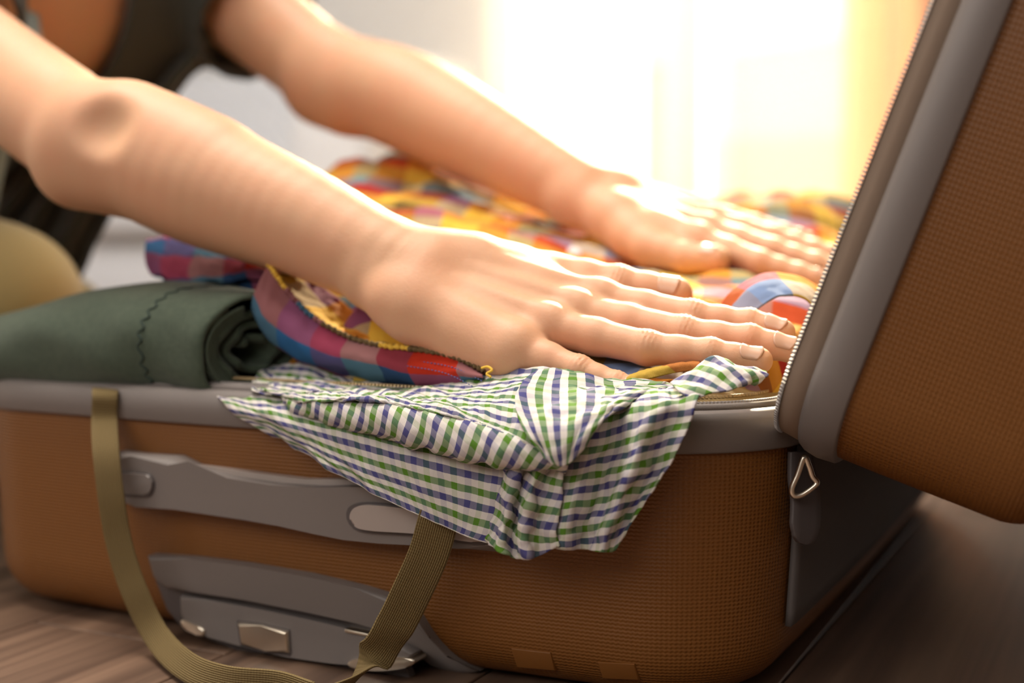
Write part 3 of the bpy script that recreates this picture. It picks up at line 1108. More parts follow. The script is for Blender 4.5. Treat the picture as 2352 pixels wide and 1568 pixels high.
def project(F_, v, steps=2, chunk=4000):
    order = np.lexsort((np.floor(v[:, 2] / .03), np.floor(v[:, 1] / .03), np.floor(v[:, 0] / .03)))
    out = v.copy()
    for c in range(0, len(order), chunk):
        i = order[c:c + chunk]
        q = out[i]
        for _ in range(steps):
            d = F_.eval(q)
            q = q - np.clip(d, -.003, .003)[:, None] * F_.grad(q)
        out[i] = q
    return out


mat('skin', (0.66, 0.40, 0.245), 0.52, spec=0.3, sss=(0.35, (1.0, 0.42, 0.22), 0.006), bump=(520, 0.22, 0.0007), noise=(28, (0.70, 0.36, 0.22), 0.32))
mat('nail', (0.68, 0.40, 0.28), 0.3, spec=0.45, sss=(0.2, (1.0, 0.4, 0.25), 0.002))
person = prop(empty('person', tuple(HIP * np.array([1, 1, 0]))), 'person in a dark green cardigan leaning in and pressing clothes down with both hands', 'person')
bmh = bmesh.new()
me = bpy.data.meshes.new('body')
me.from_pydata(bv.tolist(), [], bf.tolist())
bmh.from_mesh(me)
# finer faces on the near hand
hlo = np.min([p for j in HAND_R.values() for p in j], 0) - .03
hhi = np.max([p for j in HAND_R.values() for p in j], 0) + .03
hlo = np.minimum(hlo, Wr - .03); hhi = np.maximum(hhi, Wr + .03)
ed = [e for e in bmh.edges if all(hlo[k] < e.verts[0].co[k] < hhi[k] and hlo[k] < e.verts[1].co[k] < hhi[k] for k in range(3))]
bmesh.ops.subdivide_edges(bmh, edges=ed, cuts=1, use_grid_fill=True)
bmh.to_mesh(me)
bmh.free()
nv = len(me.vertices)
co = np.empty(nv * 3, np.float32); me.vertices.foreach_get('co', co)
co = project(B, co.reshape(-1, 3).astype(float), 2)
# skin folds over the finger joints and across the wrist
inh = np.where(np.all((co > hlo) & (co < hhi), 1))[0]
hp_, disp = co[inh], np.zeros(len(inh))
gn = np.empty_like(hp_)
for c in range(0, len(hp_), 4000): gn[c:c + 4000] = B.grad(hp_[c:c + 4000])
for k in ('index', 'middle', 'ring', 'pinky', 'thumb'):
    j = HAND_R[k]
    for q in range(1, len(j) - 1):
        ax = unit(j[q + 1] - j[q - 1])
        dv = unit(NR - ax * (NR @ ax))
        rel = hp_ - j[q]
        s = rel @ ax
        rad = np.linalg.norm(rel - np.outer(s, ax), axis=1)
        near = np.exp(-(s / (.0050 if q == 1 else .0034)) ** 2) * (rad < .0125) * np.clip(gn @ dv, 0, 1) ** 1.5
        side = np.cross(ax, dv)
        bend = s + .10 * np.abs(rel @ side)
        disp += near * (.00042 if q == 1 else .00026) * np.sin(bend * 2 * np.pi / .0024 + q)
        disp += near * .0004
co[inh] += gn * disp[:, None]
me.vertices.foreach_set('co', co.astype(np.float32).ravel())
me.polygons.foreach_set('use_smooth', [True] * len(me.polygons))
me.materials.append(MATS['skin'])
me.update()
body = bpy.data.objects.new('body', me)
COL.objects.link(body)
body.parent = person
body.matrix_parent_inverse = Matrix.Translation(-Vector(person.location))


def nail(joints, nrm, wid, ln):
    a, b = joints[-2], joints[-1]
    ax = unit(b - a)
    dv = unit(nrm - ax * (nrm @ ax))
    sd = np.cross(ax, dv)
    c = b - ax * 0.0040
    nu, nv_ = 13, 11
    i_, k_ = np.meshgrid(np.arange(nu), np.arange(nv_), indexing='ij')
    u, w = (i_ / (nu - 1) - .5).ravel() * 2, (k_ / (nv_ - 1) - .5).ravel() * 2
    uu = u * np.sqrt(np.maximum(0, 1 - .70 * w * w))
    ang = w * .88 * wid / .0105
    dirv = np.outer(np.sin(ang), sd) + np.outer(np.cos(ang), dv)
    q = c + np.outer(uu * ln / 2, ax) + dirv * .004
    for _ in range(8):
        q = q - dirv * B.eval(q)[:, None]
    lift = .0004 * (1 - .7 * np.abs(w) ** 4) + .0002 * np.maximum(0, u) ** 3
    V = q + dirv * lift[:, None]
    f = [(i * nv_ + k, i * nv_ + k + 1, (i + 1) * nv_ + k + 1, (i + 1) * nv_ + k) for i in range(nu - 1) for k in range(nv_ - 1)]
    o = mesh_obj('fingernail', V, f, MATS['nail'], person)
    sdm = o.modifiers.new('thick', 'SOLIDIFY'); sdm.thickness = 0.0003; sdm.offset = 0
    return o


for k, wd in (('index', .010), ('middle', .0105), ('ring', .010), ('pinky', .008), ('thumb', .012)):
    nail(HAND_R[k], NR + (-CF * .12), wd, .0118)
    nail(HAND_L[k], NL, wd, .0118)
# ------------------------------------------------------------------ cloth
WHITE, NAVYB, GRN = (0.74, 0.69, 0.65), (0.012, 0.018, 0.17), (0.055, 0.20, 0.004)
SW_ = 0.0035
woven('gingham', [(SW_, NAVYB), (SW_, WHITE), (SW_, GRN), (SW_, WHITE)],
      [(SW_, WHITE), (SW_ * .9, (0.26, 0.24, 0.40)), (SW_, WHITE), (SW_ * .9, (0.24, 0.38, 0.09))], 0.26, translucent=0.05, sheen=0.0)
RED, ORG, YEL, BLU, NVY, TEA, BRN, PUR, OLV = (0.42, 0.02, 0.015), (0.75, 0.14, 0.03), (0.85, 0.52, 0.06), (0.03, 0.14, 0.36), (0.012, 0.025, 0.09), (0.17, 0.30, 0.33), (0.13, 0.06, 0.025), (0.20, 0.07, 0.20), (0.26, 0.20, 0.05)
woven('madras', [(.024, RED), (.022, YEL), (.026, BRN), (.022, BLU), (.026, YEL), (.022, ORG), (.02, TEA)],
      [(.022, YEL), (.024, ORG), (.018, (0.35, 0.42, 0.62)), (.022, OLV), (.024, YEL), (.020, RED), (.018, TEA)], 0.55, translucent=0.08, sheen=0.0)
woven('madras_sleeve', [(.024, (.09, .18, .22)), (.025, (.015, .11, .30)), (.022, (.13, .05, .17)), (.024, (.11, .22, .25)), (.022, NVY), (.032, (.40, .012, .008))],
      [(.017, (0.55, 0.04, 0.005)), (.020, (0.03, 0.11, 0.24))], 0.45, translucent=0.0, sheen=0.0)
mat('green_knit', (0.040, 0.062, 0.040), 0.9, sheen=0.15, bump=(1400, 0.5, 0.001), noise=(260, (0.065, 0.09, 0.058), 0.3))
mat('green_stitch', (0.02, 0.04, 0.035), 0.9)

_r = np.random.default_rng(7)
_K = _r.normal(size=(40, 2)); _PH = _r.uniform(0, 6.28, 40)


def wrinkle(u, v, lam, seed=0, aniso=(1, 1)):
    """smooth random folds, about -1..1"""
    out = np.zeros_like(u)
    idx = (np.arange(9) + seed * 5) % 40
    for k in idx:
        kx, ky = _K[k] / lam * 3.2
        w = kx * u * aniso[0] + ky * v * aniso[1] + _PH[k]
        out += np.sin(w + 1.3 * np.sin(0.6 * ky * u * aniso[0] - 0.7 * kx * v * aniso[1] + _PH[(k + 3) % 40]))
    return out / 3.4


def grid_interp(ctrl, nr, nc):
    C_ = np.asarray(ctrl, float)
    a = np.stack([catmull(C_[i], nc) for i in range(C_.shape[0])])
    return np.stack([catmull(a[:, j], nr) for j in range(nc)], 1)


def normals(G):
    du = np.gradient(G, axis=1); dv = np.gradient(G, axis=0)
    n = np.cross(du, dv)
    return n / (np.linalg.norm(n, axis=2)[..., None] + 1e-12)


def cloth(name, ctrl, m, parent, nr=40, nc=80, wr=0.0012, lam=0.02, aniso=(1, 1), seed=0, rot=0.0, off=(0, 0), thick=0.0009,
          uvs=None, fringe=0.0, keep_clear=None):
    G = grid_interp(ctrl, nr, nc)
    if uvs is None:
        lu = np.concatenate([[0], np.cumsum(np.mean(np.linalg.norm(np.diff(G, axis=1), axis=2), axis=0))])
        lv = np.concatenate([[0], np.cumsum(np.mean(np.linalg.norm(np.diff(G, axis=0), axis=2), axis=1))])
        U_, V_ = np.meshgrid(lu, lv)
    else:
        U2 = grid_interp(np.concatenate([np.asarray(uvs, float), np.zeros(np.shape(uvs)[:2] + (1,))], 2), nr, nc)
        U_, V_ = U2[..., 0], U2[..., 1]
    n = normals(G)
    if wr:
        G = G + n * (wr * wrinkle(U_, V_, lam, seed, aniso))[..., None]
        G = G + n * (wr * .35 * wrinkle(U_, V_, lam * .35, seed + 2, aniso))[..., None]
    if fringe:
        G[0] += _r.normal(size=G[0].shape) * fringe
    if keep_clear is not None:
        G = keep_clear(G)
    c, s = math.cos(rot), math.sin(rot)
    uv = np.stack([U_ * c - V_ * s + off[0], U_ * s + V_ * c + off[1]], -1).reshape(-1, 2)
    f = [(i * nc + j, i * nc + j + 1, (i + 1) * nc + j + 1, (i + 1) * nc + j) for i in range(nr - 1) for j in range(nc - 1)]
    o = mesh_obj(name, G.reshape(-1, 3), f, m, parent, uv)
    if thick:
        sd = o.modifiers.new('thick', 'SOLIDIFY'); sd.thickness = thick; sd.offset = 0
    return o


def OY(rows):
    """rows of (photo x, photo y, world y)"""
    return [[on_y(*p) for p in r] for r in rows]


def PD(rows):
    return [[P(*p) for p in r] for r in rows]


def clear_of_body(G, gap=0.0012, it=5):
    sh = G.shape
    p = G.reshape(-1, 3).copy()
    lo = np.min([g[3] for g in B.groups], 0) - .02
    near = np.where(np.all(p > lo, 1))[0]
    key = np.lexsort((np.floor(p[near][:, 1] / .04), np.floor(p[near][:, 0] / .04)))
    near = near[key]
    for c in range(0, len(near), 1500):
        i = near[c:c + 1500]
        q = p[i]
        for _ in range(it):
            d = B.eval(q)
            q[:, 2] -= np.clip(gap - d, 0, 0.02)
        p[i] = q
    return p.reshape(sh)


# --- rolled green knit top at the left front corner
roll = prop(empty('rolled_sweater', tuple(P(300, 890, .76))), 'dark green knit top rolled up on the left front edge of the suitcase', 'clothing')
axis_c = [(-260, 855, .93), (-110, 838, .865), (0, 818, .826), (120, 798, .797), (240, 789, .774), (350, 788, .756), (450, 797, .739), (552, 810, .720)]
hh = [.022, .027, .0300, .0330, .0355, .0360, .0345, .0330]        # half height
ww = [.050, .055, .058, .058, .055, .050, .044, .039]              # half depth
ax_p = catmull([P(*a) for a in axis_c], 70)
hh_, ww_ = np.interp(np.linspace(0, 1, 70), np.linspace(0, 1, 8), hh), np.interp(np.linspace(0, 1, 70), np.linspace(0, 1, 8), ww)
AXD = unit(ax_p[-1] - ax_p[40])
ROLL_D = unit(np.cross(UP, AXD))
if ROLL_D @ CF < 0: ROLL_D = -ROLL_D
rings = []
na = 64
for i in range(70):
    a = np.linspace(0, 2 * np.pi, na, endpoint=False)
    ca, sa = np.cos(a), np.sin(a)
    # flattened, a little squarer below
    ex = np.sign(ca) * np.abs(ca) ** .85
    ez = np.where(sa > 0, np.abs(sa) ** .95, -np.abs(sa) ** .75)
    c = ax_p[i] + ROLL_D * (ww_[i] * .55)
    wv = 1 + .016 * np.sin(3 * a + i * .22) + .010 * np.sin(7 * a - i * .35)
    rings.append(c + np.outer(ex * ww_[i] * wv, ROLL_D) + np.outer(ez * hh_[i] * wv, UP))
rings = np.array(rings)


END_SK = .55


def skew(p, c0, amt):
    return p + np.outer(((p - c0) @ ROLL_D) * amt, AXD)


for i in range(44, 70):
    t_ = (i - 44) / 25
    rings[i] = skew(rings[i], ax_p[i] + ROLL_D * (ww_[i] * .55), END_SK * t_ * t_ * (3 - 2 * t_))
# rounded lip turning in at the end
last, c = rings[-1].copy(), ax_p[-1] + ROLL_D * (ww_[-1] * .55)
lip = [c + (last - c) * s + AXD * e for s, e in ((.985, .0035), (.955, .0055), (.92, .0050), (.90, .0020), (.89, -.006), (.88, -.03))]
v, f, uv = loft(np.concatenate([rings, np.array(lip)]), True, False)
o = mesh_obj('outer_layer', v, f, MATS['green_knit'], roll, uv)
# inner spiral layers
K = 150
th = np.linspace(0, 2 * np.pi * 3.1, K)
sc = np.interp(th, [0, th[-1]], [.86, .18])
sp = []
for e in (-.045, -.02, -.006, .0005, .0015):
    t0 = .000 + .010 * (th / th[-1])
    sp.append(c + np.outer(np.cos(th + 2.2) * sc * ww_[-1] * (1 + .04 * np.sin(2.3 * th)), ROLL_D) + np.outer(np.sin(th + 2.2) * sc * hh_[-1] * (1 + .05 * np.sin(1.7 * th)), UP)
              + np.outer(e - t0 + .002 * np.sin(5 * th), AXD))
    sp[-1] = skew(sp[-1], c, END_SK)
v, f, uv = loft(np.array(sp), False, False)
o = mesh_obj('inner_layers', v, f, MATS['green_knit'], roll, uv)
sd = o.modifiers.new('thick', 'SOLIDIFY'); sd.thickness = 0.0042; sd.offset = 0
# ribbed cuff between the layers
rb = []
for k in range(5):
    s0 = .84 - .045 * k
    a = np.linspace(2.0, 5.6, 60)
    pts = c + np.outer(np.cos(a) * s0 * ww_[-1], ROLL_D) + np.outer(np.sin(a) * s0 * hh_[-1], UP) + AXD * (.0035 - .0012 * k)
    v, f, uv = tube(skew(pts, c, END_SK), .0011, 6)
    mesh_obj('rib', v, f, MATS['green_knit'], roll)
# overlock seam
si = 56
sc_ = ax_p[si] + ROLL_D * (ww_[si] * .55)
sm = [(sc_ + (rings[si][k] - sc_) * 1.006 + AXD * (.0020 * (1 if q % 2 else -1))) for q, k in enumerate(list(range(8, 56)))]
v, f, uv = tube(catmull(sm, 190), .0005, 6)
mesh_obj('seam_stitch', v, f, MATS['green_stitch'], roll)

# --- multicoloured check shirt heaped in the case
plaid = prop(empty('check_shirt', (SCX, SCY, 0.150)), 'multicoloured red, blue and yellow check shirt heaped under both hands', 'shirt')
ctl = np.array([P(*q) for q in (
    (640, 470, 1.08), (760, 396, 1.08), (900, 352, 1.14), (880, 470, .99), (1000, 480, .96), (1110, 525, .90), (1250, 575, .85), (1380, 622, .80),
    (1560, 712, .715), (1800, 700, .75), (1840, 640, .82), (1700, 640, .84), (1560, 630, .86), (1440, 618, .89), (1820, 540, .98), (1920, 450, 1.10),
    (1720, 425, 1.17), (1500, 500, 1.05), (1180, 510, 1.0), (1250, 440, 1.15), (1100, 400, 1.2), (1000, 790, .70), (1250, 850, .66), (1500, 868, .635),
    (1700, 872, .63), (800, 740, .73), (620, 650, .78), (460, 600, .85), (560, 500, .95), (1500, 440, 1.3), (1250, 400, 1.35), (1900, 860, .60), (1900, 740, .72))])
extra = np.array([(-.50, .10, .14), (-.52, .30, .17), (-.50, .50, .20), (-.30, .65, .24), (-.05, .64, .25), (-.45, .62, .21), (-.005, .10, .165), (-.005, .3, .18), (-.005, .5, .22), (-.46, .03, .12), (-.36, .03, .12), (-.28, .025, .125), (-.20, .02, .14), (-.36, .09, .15), (-.12, .02, .152)])
ctl = np.vstack([ctl, extra])


def rbf_fit(c, reg=2e-4):
    D = np.linalg.norm(c[:, None, :2] - c[None, :, :2], axis=2)
    A = D + np.eye(len(c)) * reg * 10
    Pm = np.column_stack([np.ones(len(c)), c[:, :2]])
    M_ = np.block([[A, Pm], [Pm.T, np.zeros((3, 3))]])
    return np.linalg.lstsq(M_, np.concatenate([c[:, 2], np.zeros(3)]), rcond=None)[0]


wts = rbf_fit(ctl)
gx, gy = np.meshgrid(np.linspace(-.53, -.004, 260), np.linspace(.002, .665, 320))
q = np.column_stack([gx.ravel(), gy.ravel()])
zz = np.zeros(len(q))
for k in range(len(ctl)):
    zz += wts[k] * np.sqrt(np.linalg.norm(q - ctl[k, :2], axis=1) ** 2 + 2e-4)
zz += wts[-3] + q @ wts[-2:]
zz = zz.reshape(gx.shape)
ra, rb_ = gx * .8 + gy * .6, gy * .8 - gx * .6
fold = wrinkle(ra, rb_, .085, 1, (1, 2.0)) * .0062 + wrinkle(ra, rb_, .04, 3, (.6, 2.0)) * .0030 + wrinkle(ra, rb_, .016, 4) * .0008
zz = zz + fold - .003
pln = plan(.017)
ang_ = np.arctan2(pln[:, 1] - SCY, pln[:, 0] - SCX); od = np.argsort(ang_)
rad_ = np.linalg.norm(pln - [SCX, SCY], axis=1)
qa = np.arctan2(gy - SCY, gx - SCX)
lim = np.interp(qa, ang_[od], rad_[od], period=2 * np.pi)
rr_ = np.hypot(gx - SCX, gy - SCY)
fac = np.minimum(1, lim / np.maximum(rr_, 1e-6))
gx, gy = SCX + (gx - SCX) * fac, SCY + (gy - SCY) * fac
zz = np.where(fac < 1, np.minimum(zz, .150), zz)
zz = zz - .03 * np.clip((1 - np.clip((lim - rr_) / .012, 0, 1)), 0, 1) ** 2
G = clear_of_body(np.stack([gx, gy, zz], -1), .0012, 6)
nr_, nc_ = gx.shape
a_ = math.radians(-14)
uu = gx * math.cos(a_) - gy * math.sin(a_) + wrinkle(gx, gy, .12, 5) * .006
uu = uu + np.clip(.17 - G[..., 2], 0, .1) * np.clip((gx + .08) / .05, 0, 1) * 1.2
vv = (gx * math.sin(a_) + gy * math.cos(a_)) * 1.05 + fold * 1.6 + wrinkle(gx, gy, .12, 6) * .006
f = [(i * nc_ + j, i * nc_ + j + 1, (i + 1) * nc_ + j + 1, (i + 1) * nc_ + j) for i in range(nr_ - 1) for j in range(nc_ - 1)]
o = mesh_obj('shirt_body', G.reshape(-1, 3), f, MATS['madras'], plaid, np.stack([uu, vv], -1).reshape(-1, 2))
sd = o.modifiers.new('thick', 'SOLIDIFY'); sd.thickness = 0.001; sd.offset = -1

# hem turned over the green roll
hem = PD([[(335, 548, .85), (440, 545, .845), (540, 560, .83), (640, 590, .80), (740, 640, .765)],
          [(334, 572, .835), (420, 578, .828), (530, 596, .810), (630, 606, .785), (710, 660, .755)],
          [(336, 600, .826), (400, 618, .816), (520, 622, .800), (610, 622, .775), (680, 680, .748)],
          [(345, 628, .822), (405, 643, .810), (520, 645, .795), (605, 640, .770), (655, 700, .745)],
          [(372, 640, .826), (430, 650, .818), (530, 652, .803), (605, 652, .778), (650, 710, .752)],
          [(380, 664, .826), (445, 682, .818), (540, 690, .803), (605, 680, .778), (640, 720, .758)]])
cloth('hem', hem, MATS['madras_sleeve'], plaid, 44, 90, .0012, .02, seed=2, off=(.040, .012), rot=.1)
# open sleeve lying along the front edge
hemline = [(618, 606), (655, 660), (712, 722), (790, 768), (870, 792), (955, 802), (1040, 818), (1112, 852)]
mid = [(592, 655), (622, 712), (686, 766), (768, 802), (850, 822), (938, 838), (1030, 848), (1108, 864)]
low = [(578, 712), (616, 768), (688, 808), (778, 838), (868, 860), (958, 880), (1048, 882), (1112, 872)]
tuck = [(604, 770), (648, 806), (706, 838), (792, 864), (880, 884), (966, 900), (1056, 902), (1116, 888)]
dd = [.732, .727, .718, .707, .695, .682, .667, .655]
cloth('sleeve', PD([[(x, y, d + .004) for (x, y), d in zip(hemline, dd)], [(x, y, d - .004) for (x, y), d in zip(mid, dd)],
                    [(x, y, d - .002) for (x, y), d in zip(low, dd)], [(x, y, d + .012) for (x, y), d in zip(tuck, dd)]]),
      MATS['madras_sleeve'], plaid, 40, 150, .0009, .022, seed=6, off=(.0, .0))
back = [(700, 600), (745, 655), (800, 700), (862, 735), (930, 765), (1000, 790), (1080, 822), (1132, 850)]
cloth('sleeve_inside', PD([[(x + 2, y + 3, d + .007) for (x, y), d in zip(hemline, dd)], [(a[0] * .5 + b[0] * .5 + 4, a[1] * .5 + b[1] * .5 + 14, d + .022) for a, b, d in zip(hemline, back, dd)],
                           [(x, y + 4, d + .036) for (x, y), d in zip(back, dd)]]),
      MATS['madras'], plaid, 26, 110, .0016, .02, seed=3, off=(.06, .09), keep_clear=clear_of_body)
# frayed hem edge with its stitching
mat('yellow_thread', (0.80, 0.50, 0.06), 0.85)
mat('brown_thread', (0.14, 0.09, 0.035), 0.9)
mat('blue_thread', (0.10, 0.12, 0.30), 0.9)
hl = catmull([P(x, y, d + .001) for (x, y), d in zip(hemline, dd)], 260)
hl = hl + _r.normal(size=hl.shape) * .00025
for a, b, mm in ((0, 42, 'yellow_thread'), (40, 90, 'madras_sleeve'), (88, 150, 'brown_thread'), (148, 180, 'yellow_thread'), (178, 262, 'brown_thread')):
    seg = hl[a:b]
    v, f, uv = tube(seg, .0013 + .0004 * np.sin(np.arange(len(seg)) * 1.1), 8)
    mesh_obj('hem_edge', v, f, MATS[mm], plaid, uv)
for dz in (0, 1):
    st = catmull([P(x + 2 - 22 * dz, y + 26 + 12 * dz, d - .0058) for (x, y), d in list(zip(hemline, dd))[5:]], 44)
    for k in range(0, 42, 2):
        v, f, uv = tube(st[k:k + 2], .00028, 5)
        mesh_obj('stitch', v, f, MATS['blue_thread'], plaid)
# loose thread end
v, f, uv = tube(catmull([P(1106, 845, .652), P(1120, 842, .650), P(1130, 850, .648), P(1118, 858, .648), P(1128, 866, .647)], 30), .0007, 6)
mesh_obj('thread_end', v, f, MATS['yellow_thread'], plaid)
# hem showing below the ring finger
cloth('hem', PD([[(1420, 872, .634), (1480, 852, .634), (1540, 836, .634), (1606, 828, .634)], [(1424, 874, .628), (1480, 856, .627), (1540, 840, .626), (1608, 834, .627)],
                 [(1430, 884, .626), (1490, 870, .625), (1550, 856, .625), (1612, 848, .626)]]),
      MATS['madras'], plaid, 14, 50, .0006, .012, seed=8, off=(.10, .062), rot=.4)
# arched fold by the lid
cloth('fold', PD([[(1640, 740, .70), (1665, 690, .70), (1705, 650, .705), (1760, 630, .71), (1815, 628, .715), (1870, 655, .72)],
                  [(1655, 760, .685), (1690, 705, .685), (1735, 668, .688), (1780, 652, .692), (1830, 655, .697), (1885, 690, .70)],
                  [(1700, 770, .675), (1725, 725, .676), (1760, 694, .679), (1800, 680, .682), (1845, 686, .686), (1890, 715, .69)]]),
      MATS['madras'], plaid, 30, 60, .0008, .03, seed=9, off=(.048, .032), rot=.05)
# shirt buttons
mat('pearl_button', (0.80, 0.76, 0.80), 0.18, spec=0.8)
for px, py, d in ((1212, 528, .868), (1318, 494, .92), (1265, 470, .965)):
    p = P(px, py, d)
    bm = bmesh.new()
    bmesh.ops.create_cone(bm, cap_ends=True, segments=24, radius1=.0052, radius2=.0050, depth=.0022)
    bmesh.ops.bevel(bm, geom=[e for e in bm.edges if e.is_boundary or e.calc_face_angle(0) > 1], offset=.0006, segments=2, affect='EDGES')
    i_ = np.argmin(np.linalg.norm(G.reshape(-1, 3)[:, :2] - p[:2], axis=1))
    nz_ = normals(G).reshape(-1, 3)[i_]
    if nz_[2] < 0: nz_ = -nz_
    loc = G.reshape(-1, 3)[i_] + nz_ * .0016
    bm.transform(Matrix.Translation(Vector(loc)) @ Vector(nz_).to_track_quat('Z', 'Y').to_matrix().to_4x4())
    bm_obj('button', bm, MATS['pearl_button'], plaid, auto=40)

# --- green and blue gingham shirt over the front rim
ging = prop(empty('gingham_shirt', tuple(on_y(1200, 930, -.01))), 'green, blue and white gingham shirt hanging over the front rim of the suitcase', 'shirt')
# hanging left panel, stripes follow its slanted edge
cloth('front_panel', OY([
    [(480, 898, .004), (640, 882, .004), (800, 895, .002), (960, 930, .000), (1120, 960, .000), (1260, 990, .000)],
    [(512, 925, -.014), (640, 950, -.020), (800, 985, -.024), (960, 1025, -.026), (1120, 1060, -.027), (1250, 1080, -.028)],
    [(560, 958, -.016), (680, 1005, -.024), (820, 1062, -.030), (970, 1110, -.032), (1115, 1150, -.031), (1230, 1170, -.030)],
    [(600, 985, -.016), (720, 1048, -.026), (850, 1114, -.032), (985, 1172, -.034), (1100, 1218, -.032), (1205, 1236, -.030)],
    [(625, 1002, -.015), (735, 1066, -.026), (860, 1135, -.033), (990, 1196, -.035), (1090, 1238, -.033), (1190, 1262, -.030)]]),
      MATS['gingham'], ging, 60, 130, .0012, .03, seed=1, rot=math.radians(90), off=(.0022, .001))
# gathered crease between the panels
cloth('gather', OY([
    [(1165, 1060, -.032), (1190, 1062, -.040), (1212, 1064, -.033), (1236, 1066, -.041), (1262, 1068, -.034), (1300, 1066, -.036)],
    [(1140, 1150, -.033), (1168, 1152, -.042), (1190, 1156, -.034), (1212, 1158, -.043), (1240, 1156, -.036), (1290, 1150, -.038)],
    [(1128, 1215, -.033), (1155, 1222, -.043), (1178, 1226, -.035), (1205, 1230, -.044), (1236, 1226, -.037), (1280, 1216, -.038)],
    [(1120, 1244, -.033), (1152, 1266, -.042), (1182, 1282, -.038), (1215, 1284, -.043), (1248, 1272, -.038), (1286, 1250, -.036)]]),
      MATS['gingham'], ging, 40, 60, .0012, .012, seed=4, rot=math.radians(75), off=(.004, .001))
# right panel, hanging in soft pleats
cloth('front_panel', OY([
    [(1290, 905, .002), (1370, 900, .004), (1440, 893, .006), (1500, 888, .004), (1560, 890, .006), (1628, 890, .010)],
    [(1285, 965, -.020), (1370, 955, -.024), (1432, 945, -.018), (1492, 932, -.025), (1552, 926, -.017), (1604, 925, -.018)],
    [(1272, 1030, -.028), (1352, 1030, -.032), (1412, 1022, -.023), (1470, 1010, -.032), (1526, 1000, -.020), (1572, 992, -.022)],
    [(1252, 1120, -.028), (1322, 1118, -.036), (1385, 1112, -.024), (1440, 1105, -.034), (1490, 1098, -.022), (1524, 1088, -.024)],
    [(1236, 1200, -.028), (1300, 1204, -.038), (1352, 1200, -.026), (1402, 1196, -.036), (1440, 1188, -.026), (1468, 1176, -.026)],
    [(1236, 1248, -.028), (1290, 1262, -.036), (1345, 1262, -.028), (1380, 1268, -.036), (1404, 1266, -.030), (1420, 1246, -.027)]]),
      MATS['gingham'], ging, 80, 70, .0012, .018, seed=2, rot=math.radians(95), off=(.0, .0))
# folded-back sleeve: a soft tube whose stripes cross it
cloth('sleeve', OY([
    [(640, 905, -.002), (760, 898, -.004), (900, 898, -.004), (1040, 920, -.006), (1160, 960, -.008), (1250, 995, -.010), (1318, 1010, -.012)],
    [(655, 918, -.016), (770, 918, -.026), (905, 926, -.034), (1040, 952, -.038), (1160, 985, -.040), (1245, 1010, -.041), (1312, 1018, -.041)],
    [(662, 932, -.020), (778, 950, -.032), (910, 970, -.042), (1045, 1000, -.046), (1160, 1025, -.048), (1240, 1040, -.048), (1308, 1046, -.046)],
    [(668, 944, -.018), (785, 976, -.030), (915, 1008, -.040), (1050, 1042, -.045), (1160, 1062, -.046), (1235, 1074, -.046), (1304, 1074, -.044)],
    [(676, 946, -.012), (790, 984, -.022), (918, 1018, -.030), (1052, 1050, -.035), (1160, 1070, -.036), (1235, 1080, -.036), (1300, 1080, -.036)]]),
      MATS['gingham'], ging, 44, 130, .0011, .022, aniso=(1.6, .6), seed=5, rot=math.radians(-28), off=(.001, .004))
# upper layer running along the rim to the right, turned corner
cloth('yoke', OY([
    [(600, 850, .034), (700, 838, .034), (820, 868, .030), (960, 884, .020), (1080, 868, .012), (1220, 842, .010), (1310, 852, .010), (1400, 872, .010), (1480, 878, .012), (1560, 884, .016)],
    [(588, 868, .020), (700, 868, .018), (820, 888, .014), (960, 898, .006), (1080, 892, .000), (1210, 872, -.002), (1310, 880, -.004), (1400, 890, .000), (1480, 890, .004), (1545, 890, .006)],
    [(594, 886, -.004), (700, 896, -.008), (820, 904, -.012), (960, 914, -.016), (1080, 918, -.018), (1200, 908, -.018), (1310, 916, -.020), (1385, 918, -.020), (1440, 912, -.016), (1490, 902, -.008)],
    [(620, 900, -.014), (710, 908, -.020), (820, 912, -.026), (960, 928, -.032), (1090, 950, -.036), (1200, 960, -.039), (1300, 964, -.040), (1355, 962, -.038), (1395, 952, -.032), (1430, 935, -.022)],
    [(650, 916, -.016), (715, 918, -.026), (830, 916, -.033), (960, 936, -.038), (1090, 968, -.042), (1190, 1004, -.046), (1270, 1030, -.048), (1312, 1030, -.046), (1345, 1004, -.042), (1380, 970, -.034)],
    [(655, 926, -.016), (716, 922, -.026), (832, 920, -.033), (962, 941, -.038), (1092, 974, -.042), (1188, 1014, -.046), (1262, 1060, -.047), (1305, 1066, -.046), (1322, 1040, -.044), (1340, 1010, -.040)]]),
      MATS['gingham'], ging, 60, 170, .0013, .022, seed=7, rot=math.radians(80), off=(.003, .002))
# turned corner lying on top, stripes running down it
cloth('corner_flap', OY([
    [(1235, 846, .006), (1300, 852, .004), (1370, 866, .004), (1440, 876, .006), (1530, 882, .010)],
    [(1205, 878, -.010), (1285, 886, -.014), (1360, 894, -.012), (1425, 898, -.006), (1480, 896, .000)],
    [(1185, 915, -.027), (1270, 922, -.030), (1345, 926, -.029), (1400, 924, -.024), (1440, 916, -.015)],
    [(1190, 958, -.043), (1262, 966, -.046), (1325, 968, -.045), (1372, 960, -.040), (1405, 948, -.032)],
    [(1215, 1005, -.050), (1265, 1018, -.052), (1312, 1016, -.051), (1346, 1002, -.047), (1374, 984, -.040)],
    [(1250, 1052, -.051), (1276, 1068, -.052), (1302, 1068, -.051), (1322, 1046, -.048), (1342, 1022, -.043)]]),
      MATS['gingham'], ging, 60, 60, .0010, .02, seed=1, rot=math.radians(8), off=(.003, .0))
